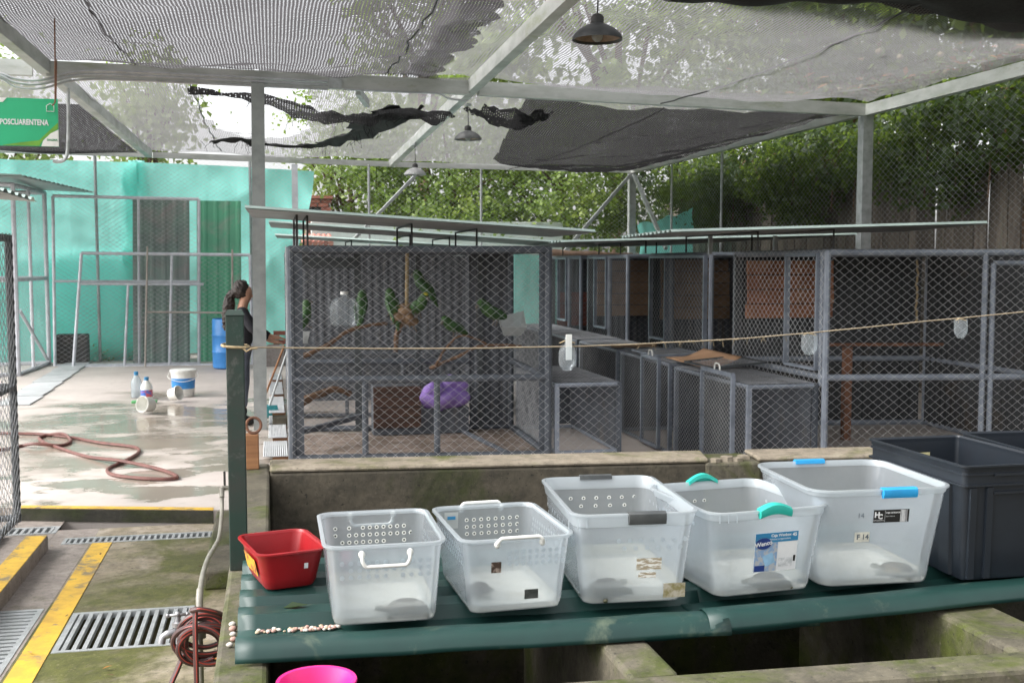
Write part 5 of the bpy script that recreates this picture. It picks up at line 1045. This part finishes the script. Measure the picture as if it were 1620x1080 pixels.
hoserun(smoothpath([(-.285,4.02,.668),(-.286,4.0,.60),(-.284,3.99,.45),(-.282,3.99,.2),(-.28,3.99,-.1)],6)); hoserun(smoothpath([(-.30,4.02,.665),(-.27,4.0,.675),(-.22,4.02,.655),(-.195,4.06,.63)],6))
hoserun(smoothpath([(-.33,4.05,.50),(-.352,4.03,.45),(-.375,4.0,.40),(-.385,3.99,.34)],6))
obj('hose', m, M('hose_brown',(.085,.045,.042),(.06,.03,.03),9,rough=.45,bump=.03), hc, smooth=True); obj('stripe', s2, M('hose_red',(.40,.06,.045),None,9,rough=.5,bump=0), hc)
m = MB(); m.tube([(-.385,3.99,.368),(-.386,3.99,.34)],.016,8); 
for a,b in ((-.04,.012),(.04,.01),(-.015,-.03),(.02,-.035)): m.bar((-.385,3.985,.352),(-.385+a,3.975,.352+b),.002,.014)
obj('tie', m, M('tie_blue',(.03,.33,.55),None,9,rough=.5,bump=0), hc)
# wooden stub and iron ring on the wall corner
ws = thing('wooden_stub','short orange brown timber stub on the corner of the tank wall','timber',(-.12,6.6,.70)); m = MB(); m.box(-.165,-.090,6.55,6.64,.70,.905); obj('stub', m, woodm, ws, bevel=.006)
m = MB(); m.tube([(-.118+.042*math.cos(a),6.575+.008*math.sin(a),.957+.044*math.sin(a)) for a in [2*math.pi*j/20 for j in range(20)]],.0085,8,closed=True); tag(obj('iron_ring', m, rustm, smooth=True), 'rusty iron ring standing on the timber stub', 'ring')

# ---- green corrugated sheets as a table
def table(label, a, b, depth, z, skew=0, name='table_sheet', ribs=5):
    """a,b: front edge ends (x,y); ribs run along the front edge"""
    t_ = thing(name, label, 'corrugated sheet', ((a[0]+b[0])/2,(a[1]+b[1])/2,z), 0, 'green corrugated sheets of the table')
    prof = [(0,0),(.05,0),(.075,1),(.165,1),(.19,0)]; ys = []
    for k in range(ribs): ys += [(k*.2+p,h) for p,h in prof]
    ys.append((ribs*.2+.03,0)); n = len(ys)-1; m = MB(); ys[:4] = [(-.030,-.35),(-.026,.0),(-.017,.42),(-.004,.76),(.014,.95),(.035,1.),(.055,1.),(.070,.9)]; ys[8] = (.10,0); n = len(ys)-1
    def fn(u,v): y,h = ys[int(round(v*n))]; return (lerp(a[0],b[0],u)+skew*y, lerp(a[1],b[1],u)+y*depth/(ribs*.2), z+.042*h+.003*wob(u*9,y*4,1))
    m.grid(fn, 26, n); o = obj('sheet', m, tableg, t_, smooth=42); s_=o.modifiers.new('t','SOLIDIFY'); s_.thickness=.003; s_.offset = -1
    return t_
table('left green corrugated sheet carrying the red tub', (-.125,3.345),(1.43,3.285), .98, .722)
table('right green corrugated sheet lapping over the left one', (1.36,3.29),(3.75,3.48), .98, .727)
table('short green sheet end showing below the lapped joint', (1.10,3.36),(1.80,3.40), .4, .690, ribs=2)
ZT = .7675
# ---- tubs
def rrect(w, l, r, n=5):
    out = []
    for cx_,cy_,a0 in ((w/2-r,-l/2+r,-90),(w/2-r,l/2-r,0),(-w/2+r,l/2-r,90),(-w/2+r,-l/2+r,180)):
        for i in range(n+1): a = R(a0+90*i/n); out.append((cx_+r*math.cos(a), cy_+r*math.sin(a)))
    return out
binm = plastic('bin_plastic', (.90,.95,.99), .285, .28, .62)
binrim = plastic('bin_rim', (.84,.90,.94), .52, .28, .5)
binbase = plastic('bin_base', (.84,.83,.76), .78, .4, .5)
def water_mat(name, c, a):
    m, t, out = newmat(name); p = N(t,'ShaderNodeBsdfPrincipled'); p.inputs['Base Color'].default_value=(*c,1); p.inputs['Roughness'].default_value=.06
    tr = N(t,'ShaderNodeBsdfTransparent'); f = N(t,'ShaderNodeMixShader'); f.inputs[0].default_value=a; t.links.new(tr.outputs[0],f.inputs[1]); t.links.new(p.outputs[0],f.inputs[2]); t.links.new(f.outputs[0],out.inputs[0]); return m
waterm = water_mat('cloudy_water', (.66,.62,.50), .32)
def residue():
    m, t, out = newmat('bin_floor'); co = coords(t); n = noise(t, co, 9, 6, .7, .5)
    principled(t, out, mix(t, ramp(t, n, [(.52,0),(.72,1)]), (.74,.73,.68), (.28,.23,.16)), .5, 0, n, .2, .004); return m
binfloor = residue()
def bin_(label, c, yaw, wt, lt, wb, lb, h, rim_h, water=.05, rr_=.045, step=None, name='storage_bin', mat=None, rimmat=None, cat='storage bin', group='clear storage bins on the table'):
    t_ = thing(name, label, cat, (c[0],c[1],ZT), R(yaw), group); mat = mat or binm; rimmat = rimmat or binrim
    L = lambda w,l,r,z: [(x,y,z) for x,y in rrect(w,l,r)]
    m = MB(); zt = h-rim_h
    q = lambda z,ins: (lerp(wb,wt,z/h)-2*ins, lerp(lb,lt,z/h)-2*ins)
    loops = [L(wb-.05,lb-.05,rr_*.5,0),L(wb-.01,lb-.01,rr_*.75,.006),L(*q(.025,0),rr_*.9,.025)]+[L(*q(h*k,0),rr_,h*k) for k in (.3,.6)]+[L(*q(zt,0),rr_,zt)]
    inner = [L(*q(zt,.003),rr_-.003,zt)]+[L(*q(h*k,.003),rr_-.003,h*k) for k in (.6,.3)]+[L(*q(.028,.003),rr_*.85,.028),L(wb-.05,lb-.05,rr_*.5,.008)]
    m.loft(loops+inner[:], True, True); obj('body', m, mat, t_, smooth=35, rel=False)
    m = MB(); e=.012
    m.loft([L(*q(zt,0),rr_,zt),L(*q(zt,-.004),rr_+.004,zt),L(*q(h,-.006),rr_+.006,h-.004),L(*q(h,-e),rr_+e,h-.006),L(*q(h,-e),rr_+e,h),L(*q(h,.0),rr_,h+.001),L(*q(h-.004,.004),rr_-.004,h-.006),L(*q(zt,.003),rr_-.003,zt)], False, False); obj('rim', m, rimmat, t_, smooth=30, rel=False)
    if mat is binm:
        m = MB(); m.loft([L(*q(.010,.007),rr_*.8,.0092),L(*q(.012,.007),rr_*.8,.0108)], True, True); obj('floor', m, binfloor, t_, rel=False)
    if water:
        m = MB(); m.loft([L(*q(.012,.006),rr_*.8,.0085),L(*q(water,.006),rr_*.85,water)], True, True); obj('water', m, waterm, t_, rel=False)
    t_['_h'] = h; del t_['_h']
    return t_
def bail(t_, y, sgn, w, z, mat, up=False):
    m = MB(); d = .036; zz = (.02 if up else -d)
    m.tube(smoothpath([(-w/2,y,z),(-w/2,y+sgn*.012,z+.002),(-w/2+.002,y+sgn*.018,z+zz*.55),(-w/2+.012,y+sgn*.018,z+zz),(-w/2+.03,y+sgn*.018,z+zz*1.04),(w/2-.03,y+sgn*.018,z+zz*1.04),(w/2-.012,y+sgn*.018,z+zz),(w/2-.002,y+sgn*.018,z+zz*.55),(w/2,y+sgn*.012,z+.002),(w/2,y,z)],3), .0062, 7); m.ball((-w/2,y+sgn*.008,z),(.011,.010,.013),8,6); m.ball((w/2,y+sgn*.008,z),(.011,.010,.013),8,6)
    obj('handle', m, mat, t_, smooth='all', rel=False)
def grip(t_, y, sgn, w, z, mat, hgt=.032, arch=0, x=0):
    m = MB(); n = 12; prof = [(.002,-hgt),(.014,-hgt*.9),(.019,-hgt*.4),(.017,.004),(.006,.010),(-.012,.008),(-.014,-.006),(-.004,-.008)]
    loops = []
    for i in range(n+1): u = i/n; xx = x-w/2+w*u; a = arch*math.sin(math.pi*u); loops.append([(xx, y+sgn*p*1.0, z+q+a+(.5*arch if q>-.01 else 0)*math.sin(math.pi*u)) for p,q in prof])
    m.loft(loops); obj('handle', m, mat, t_, smooth=40, rel=False)
faintm = plastic('hole_burr', (.72,.78,.82), .5, .3, .4)
def holes(t_, rows, wt, wb, lt, lb, h, sides):
    """drilled air holes: pale burr rings with a dark centre"""
    m = MB()
    for (side, z, xs) in rows:
        k = z/h; yy = lerp(lb,lt,k)/2+.0015; ww = lerp(wb,wt,k)/2+.0015
        for x in xs:
            for mi,(r0,r1,off) in enumerate(((.0036,.0078,.0006),(0,.0036,.0009))):
                m.m = mi if side == 'b' else 2
                for face in (1,-1):
                    n = 8; vs = []
                    for r_ in (r0,r1):
                        for j in range(n):
                            a = 2*math.pi*j/n; o = off+.003*(face<0)
                            if side in 'fb': s = -1 if side=='f' else 1; vs.append((x+r_*math.cos(a), s*(yy+(off if face>0 else -.0045-off)), z+r_*math.sin(a)))
                            else: s = -1 if side=='l' else 1; vs.append((s*(ww+(off if face>0 else -.0045-off)), x+r_*math.cos(a), z+r_*math.sin(a)))
                    m.add(vs, [(j,(j+1)%n,n+(j+1)%n,n+j) for j in range(n)])
    o = obj('air_holes', m, [whitep, blackm, faintm], t_, rel=False); o['kind'] = 'stuff'
def sticker(t_, name, x, z, w, hh, lt, lb, h, mat, lift=.0025, rotz=0, label=None, side='f'):
    k = z/h; dl = math.atan((lt-lb)/2/h); m = MB(); m.box(-w/2,w/2,-hh/2,hh/2,0,.0006); o = obj(name, m, mat, t_, rel=False)
    if side == 'f': o.location = (x, -(lerp(lb,lt,k)/2+lift), z); o.rotation_euler = (R(90)+dl, R(rotz), 0)
    else: o.location = (-(lerp(lb,lt,k)/2+lift), x, z); o.rotation_euler = (R(90)+dl, 0, R(-90))
    if label: o['label'] = label
    return o
def turtle(label, loc, rz, s):
    t_ = thing('turtle', label, 'turtle', loc, R(rz), 'turtles in the storage bins'); m = MB()
    prof = [(1.0,.10),(1.02,.16),(.95,.30),(.8,.46),(.55,.58),(.28,.64),(.05,.655)]
    m.loft([[(s*r_*(1.0+.06*math.cos(a))*math.cos(a), s*.74*r_*math.sin(a), s*z*.95+.008) for a in [2*math.pi*j/18 for j in range(18)]] for r_,z in [(.8,.02)]+prof]); obj('shell', m, M('turtle_shell',(.075,.06,.035),(.035,.03,.022),30,rough=.5,third=(.16,.11,.04),tscale=22,tlo=.52,thi=.62), t_, smooth=50, rel=False)
    b = MB(); b.tube([(s*.8,0,s*.2),(s*1.15,0,s*.27),(s*1.3,0,s*.33),(s*1.5,0,s*.31),(s*1.58,0,s*.28)],[s*.16,s*.13,s*.16,s*.13,s*.05],8)
    for sx,sy in ((.75,.55),(.75,-.55),(-.75,.5),(-.75,-.5)): b.tube([(s*sx*.8,s*sy*.8,s*.2),(s*sx*1.15,s*sy*1.3,s*.14),(s*sx*1.25,s*sy*1.5,s*.03)],[s*.16,s*.14,s*.09],7)
    b.tube([(-s*.95,0,s*.2),(-s*1.3,0,s*.12)],[s*.07,s*.02],6); b.box(-s*.3,s*.3,-s*.2,s*.2,s*.1,s*.3)
    obj('body', b, M('turtle_skin',(.06,.06,.035),(.10,.095,.04),40,rough=.6), t_, smooth=60, rel=False)
def lin(a,b,n): return [lerp(a,b,i/(n-1)) for i in range(n)]
# first bin: two white bail handles, three rows of holes
B = bin_('clear bin with drilled holes and two white bail handles, beside the red tub', (.333,3.63),0,.365,.475,.325,.44,.262,.014,.055)
bail(B,-.2385,-1,.15,.235,whitep); bail(B,.236,1,.15,.245,whitep)
holes(B,[('f',z,[x for i,x in enumerate(lin(-.135,.135,11)) if hsh(i,z*40)>.12]) for z in (.205,.182,.160)]+[('b',z,[x for i,x in enumerate(lin(-.13,.135,12)) if hsh(i,z*30)>.15]) for z in (.205,.180,.155)]+[('r',z,lin(-.16,.16,9)) for z in (.20,.175)],.365,.325,.475,.44,.262,None)
turtle('turtle dimly seen in shallow water in the bin beside the red tub', (.41,3.475,ZT+.01), 175, .066)
B = bin_('clear bin with many drilled holes and a raised white back handle', (.752,3.675),3,.365,.505,.312,.46,.252,.014,.03)
bail(B,-.2535,-1,.15,.236,whitep,True); bail(B,.2515,1,.15,.236,whitep,True)
holes(B,[('f',z,lin(-.03,.15,9)) for z in (.205,.185,.165)]+[('b',z,lin(-.06,.13,8)) for z in (.20,.175,.15)]+[('r',z,lin(-.18,.18,14)) for z in (.205,.185,.165)]+[('l',z,lin(-.18,.18,14)) for z in (.205,.185,.165)],.365,.312,.505,.46,.252,None)
sticker(B,'dark_sticker',.045,.060,.046,.032,.505,.46,.252,M('sticker_dark',(.035,.04,.035),(.07,.075,.07),30,rough=.5),label='dark rectangular sticker low on the bin')
sticker(B,'burnt_patch',-.075,.158,.033,.036,.505,.46,.252,M('burnt',(.05,.03,.02),(.30,.24,.2),40,lo=.5,hi=.62,rough=.8))
sticker(B,'paper_scrap',-.12,.205,.05,.06,.505,.46,.252,milky,lift=-.480); sticker(B,'blue_mark',-.12,.215,.03,.012,.505,.46,.252,bluel,lift=-.477)
turtle('small turtle faintly visible in the bin with the raised handles', (.67,3.62,ZT+.01), 75, .055)
B = bin_('large clear bin with dark grey grips and a torn label remnant', (1.182,3.725),-4,.415,.63,.345,.56,.315,.045,.06,.055)
dg = M('grip_grey',(.045,.05,.052),(.07,.075,.075),12,rough=.5); grip(B,-.321,-1,.125,.312,dg,.034,0,.03); grip(B,.321,1,.125,.312,dg,.034,0,.0)
holes(B,[('f',.222,lin(-.06,.165,7)),('f',.195,lin(-.04,.15,6)),('b',.235,lin(-.10,.15,6)),('b',.205,lin(-.06,.11,4)),('l',.23,lin(-.2,.24,10)),('l',.20,lin(-.2,.24,9)),('r',.23,lin(-.2,.24,10))],.415,.345,.63,.56,.315,None)
gr_ = M('label_remnant',(.34,.28,.19),(.78,.77,.72),26,lo=.47,hi=.55,rough=.8,stretch=(1,4,1)); sticker(B,'label_remnant',.045,.140,.085,.040,.63,.56,.315,gr_,rotz=0); sticker(B,'label_remnant',.040,.102,.06,.018,.63,.56,.315,gr_); sticker(B,'grime_patch',.135,.045,.075,.05,.63,.56,.315,M('grime',(.22,.19,.08),(.42,.38,.30),30,lo=.42,hi=.6,rough=.9))
for x in (-.115,-.10,-.085,.14,.155,.17): m = MB(); m.box(x-.0015,x+.0015,-.0015,.0015,-.015,.015); o = obj('rim_rib', m, binrim, B, rel=False); o.location=(x,-.318,.287)
turtle('dark turtle curled in the corner of the large bin with grey grips', (1.09,3.535,ZT+.01), 35, .074)
B = bin_('clear bin with turquoise grips and a blue product label', (1.615,3.66),6,.455,.50,.375,.42,.305,.030,.045,.06)
tq = M('grip_teal',(.02,.42,.34),(.02,.36,.30),9,rough=.45,bump=.05); grip(B,-.256,-1,.12,.302,tq,.024,.012,.0); grip(B,.256,1,.12,.302,tq,.018,.016,.0)
holes(B,[('b',.235,[-.04,.0]),('l',.24,lin(-.1,.1,4)),('r',.235,[.05,.1,.15])],.455,.375,.50,.42,.305,None)
S4 = sticker(B,'product_label',.022,.155,.125,.105,.50,.42,.305,whitel); S4.scale = (1.32,1.32,1)
def onlabel(par, name, x, y, w, hh, mat, z=.001):
    m = MB(); m.box(x-w/2,x+w/2,y-hh/2,y+hh/2,z,z+.0004); return obj(name, m, mat, par, rel=False)
onlabel(S4,'print_band',0,.039,.125,.026,bluel); onlabel(S4,'print_photo',-.029,-.013,.066,.078,M('label_photo',(.42,.44,.46),(.22,.34,.52),60,lo=.45,hi=.55,rough=.5,bump=0,third=(.45,.12,.12),tscale=45,tlo=.66,thi=.7)); onlabel(S4,'print_shirt',-.025,-.012,.03,.03,M('shirt_print',(.30,.52,.72),None,20,bump=0,rough=.5),.0015).rotation_euler=(0,0,R(20)); onlabel(S4,'print_corner',-.045,-.043,.03,.016,navyl,.0015)
onlabel(S4,'print_table',.030,-.030,.040,.024,M('print_grey',(.45,.47,.48),(.7,.71,.72),90,rough=.5,bump=0)); onlabel(S4,'bar_code',.056,-.022,.006,.016,blackp)
m = MB(); m.v=[]; m.loft([[( -.038+.023*math.cos(a), .024+.015*math.sin(a), z) for a in [2*math.pi*j/24 for j in range(24)]] for z in (.0012,.0019)]); obj('logo_oval', m, navyl, S4, rel=False); m=MB(); m.loft([[( -.038+.0255*math.cos(a), .024+.0172*math.sin(a), z) for a in [2*math.pi*j/24 for j in range(24)]] for z in (.0010,.0014)]); obj('logo_rim', m, whitel, S4, rel=False)
text('lettering','Wenco',.0165,whitel,S4,(-.038,.0235,.0022),(0,0,R(8)),'CENTER',.0002,.0004); text('lettering','Caja Wenbox',.0105,whitel,S4,(.012,.044,.0017),(0,0,0),'CENTER',.0002,.0002); text('lettering','45',.013,whitel,S4,(.052,.043,.0017),(0,0,0),'CENTER',.0002,.0004); text('lettering','Práctica y organizadora',.0065,whitel,S4,(.010,.034,.0017),(0,0,0),'CENTER',.0002)
turtle('mossy dark turtle at the front of the bin with turquoise grips', (1.68,3.515,ZT+.01), 180, .066)
B = bin_('largest clear bin with bright blue grips and a black label', (2.075,3.69),-3,.515,.55,.42,.46,.355,.022,.035,.075)
bl_ = M('grip_blue',(.02,.30,.62),(.02,.25,.52),9,rough=.4,bump=.05); grip(B,-.281,-1,.125,.352,bl_,.028,0,.045); grip(B,.281,1,.12,.352,bl_,.02,0,-.03)
S5 = sticker(B,'product_label',.028,.258,.132,.046,.55,.46,.355,blackp); onlabel(S5,'bar_code_panel',.046,0,.026,.044,M('code_panel',(.55,.56,.57),(.25,.25,.26),160,lo=.45,hi=.55,rough=.5,bump=0,stretch=(1,.1,1))); onlabel(S5,'divider',-.024,0,.0007,.042,MATS['print_grey'])
text('lettering','H',.027,whitel,S5,(-.053,.005,.001),(0,0,0),'CENTER',.0002,.0011); text('lettering','C',.024,whitel,S5,(-.041,-.002,.001),(0,0,0),'CENTER',.0002,.0011); text('lettering','CAJA ULTRAFORTE 45 L',.0070,whitel,S5,(-.021,.012,.001),(0,0,0),'LEFT',.0002,.0002); text('lettering','tapa y seguros',.0058,MATS['print_grey'],S5,(-.021,.000,.001),(0,0,0),'LEFT',.0002); text('lettering','HOME COLLECTION',.0042,whitel,S5,(-.047,-.015,.001),(0,0,0),'CENTER',.0002)
pen = M('pen_grey',(.10,.12,.14),None,20,rough=.7,bump=0); dl = math.atan(.045/.355)
text('pen_mark','14',.026,pen,B,(-.085,-(lerp(.46,.55,.27/.355)/2+.0015),.262),(R(90)+dl,0,0),'CENTER',.0002)
S6 = sticker(B,'paper_tag',-.075,.185,.055,.036,.55,.46,.355,M('tag_paper',(.62,.60,.52),(.45,.45,.40),40,rough=.8,bump=0)); text('lettering','F',.026,pen,S6,(-.014,0,.001),(0,0,0),'CENTER',.0002,.0008); text('lettering','14',.026,pen,S6,(.012,0,.001),(0,0,0),'CENTER',.0002,.0006)
turtle('bluish turtle at the right end of the bin with blue grips', (2.19,3.54,ZT+.01), 130, .062)
# ---- red tub
redm = M('red_plastic',(.30,.009,.013),(.24,.007,.010),6,rough=.35,bump=.03)
B = bin_('small red plastic tub with a yellow sticker on its side', (.02,3.985),14,.235,.315,.18,.26,.140,.010,0,.04,name='red_tub',mat=redm,rimmat=redm,cat='tub',group=None)
sticker(B,'yellow_sticker',.0,.075,.16,.06,.245,.185,.14,M('sticker_yellow',(.60,.34,.03),(.25,.05,.03),24,lo=.5,hi=.62,rough=.5,bump=0),side='l'); sticker(B,'white_sticker',.045,.085,.014,.020,.325,.27,.14,whitel)
# ---- dark crates
cratem = M('crate_dark',(.010,.0145,.021),(.007,.010,.015),5,rough=.45,bump=.05)
def crate(label, c, yaw):
    w,l,h = .40,.63,.42; wb,lb = .385,.61
    B = bin_(label, c, yaw, w,l,wb,lb,h,.02,0,.02,name='dark_crate',mat=cratem,rimmat=cratem,cat='crate',group='dark stacking crates')
    for z,e in ((h-.075,.011),(h-.035,.006)):
        m = MB(); k=z/h; m.loft([[(x,y,zz) for x,y in rrect(lerp(wb,w,k)+2*ee,lerp(lb,l,k)+2*ee,.022)] for zz,ee in ((z,0),(z,e),(z+.006,e),(z+.006,0))], False, False); obj('band', m, cratem, B, rel=False)
    for s in (-1,1):
        for y in (-.21,-.07,.07,.21):
            m = MB(); m.loft([[(s*(lerp(wb,w,z/h)/2-.001),y-.035,z),(s*(lerp(wb,w,z/h)/2+.011),y-.03,z),(s*(lerp(wb,w,z/h)/2+.011),y+.03,z),(s*(lerp(wb,w,z/h)/2-.001),y+.035,z)] for z in (.012,h-.08)]); obj('rib', m, cratem, B, rel=False)
        for x in (-.165,-.10,.10,.165):
            m = MB(); m.loft([[(x-.014,s*(lerp(lb,l,z/h)/2-.001),z),(x-.012,s*(lerp(lb,l,z/h)/2+.010),z),(x+.012,s*(lerp(lb,l,z/h)/2+.010),z),(x+.014,s*(lerp(lb,l,z/h)/2-.001),z)] for z in (.012,h-.08)]); obj('rib', m, cratem, B, rel=False)
        m = MB(); y = s*(l/2+.004); m.bar((-.085,y,h-.10),(.085,y,h-.10),.010,.008); m.bar((-.085,y,h-.035),(.085,y,h-.035),.010,.008); obj('handle', m, cratem, B, rel=False)
    return B
ca = crate('dark grey stacking crate beside the largest clear bin', (2.575,3.745), 0)
m = MB(); m.box(-.03,.06,.297,.3005,.335,.356); obj('paper_tag', m, M('tag_yellow',(.55,.50,.25),(.4,.36,.2),30,rough=.8,bump=0), ca, rel=False)
crate('dark grey stacking crate at the right edge of the table', (3.02,3.80), -4)
# ---- small things
m = MB(); rr = random.Random(12); pm_ = [M('pebble_white',(.62,.58,.52),(.5,.45,.40),30,rough=.7),M('pebble_pink',(.45,.27,.22),(.36,.22,.19),30,rough=.7),M('pebble_tan',(.50,.40,.28),(.40,.31,.21),30,rough=.7)]
for k in range(90):
    m.m = rr.randrange(3); r_ = rr.uniform(.0045,.0085); x = -.075+.27*rr.random()**.8; m.ball((x,3.552+rr.uniform(-.016,.018)-.035*x,.7225+r_*.6),(r_,r_*rr.uniform(.7,1),r_*.7),7,5)
tag(obj('pebbles', m, pm_, smooth='all'), 'row of small white and pink pebbles in the trough of the green sheet', 'pebbles', kind='stuff')
for k in range(5):
    m = MB(); r_ = .010+.004*hsh(k,3); m.ball((-.150+.018*hsh(k,1),3.50+.10*k*.5,.702+r_*.6),(r_,r_*.8,r_*.7),8,6); tag(obj('pebble', m, pm_[k%2], smooth='all'), 'small pinkish pebble lying on the mossy wall beside the green sheet', 'pebble', 'pebbles on the tank wall')
m = MB(); m.add([(.02,3.66,.766),(.05,3.645,.770),(.10,3.66,.772),(.05,3.68,.778)],[(0,1,2,3)]); o = obj('leaf', m, leafdeep); s_=o.modifiers.new('t','SOLIDIFY'); s_.thickness=.001; tag(o, 'dark leaf lying on the left green sheet', 'leaf')
pb = thing('pink_bowl','bright pink plastic bowl on the front tank wall','bowl',(.10,2.925,.70)); m = MB(); m.lathe([(0,0),(.085,0),(.09,.01),(.098,.06),(.104,.082),(.108,.088),(.106,.093),(.098,.091),(.090,.07),(.075,.03),(0,.022)],36,(.10,2.925,.70)); obj('bowl', m, M('pink_plastic',(.68,.02,.22),(.60,.02,.19),9,rough=.35,bump=.02), pb, smooth=True)
# fallen leaves on the lane
m = MB(); rr = random.Random(77)
for k in range(70):
    x = rr.choice([rr.gauss(-.40,.05),rr.uniform(-1.25,-.25),rr.gauss(-1.55,.03)]); y = rr.uniform(4.6,8.2); s = rr.uniform(.012,.03); a = rr.uniform(0,6.28); z = -.088+rr.uniform(0,.006); ca_,sa_=math.cos(a),math.sin(a); m.m = rr.randrange(3)
    if -1.16<x<-.45 and 5.9<y<6.62: continue
    m.add([(x-ca_*s,y-sa_*s,z),(x+sa_*s*.45,y-ca_*s*.45,z+.3*s),(x+ca_*s,y+sa_*s,z+.006),(x-sa_*s*.45,y+ca_*s*.45,z+.1*s)],[(0,1,2,3)])
tag(obj('leaf_litter', m, [dry2,dry1,M('dry_leaf_pale',(.40,.30,.18),None,20,rough=.8,bump=0)]), 'small dry leaves scattered on the mossy lane floor', 'leaf litter', kind='stuff')
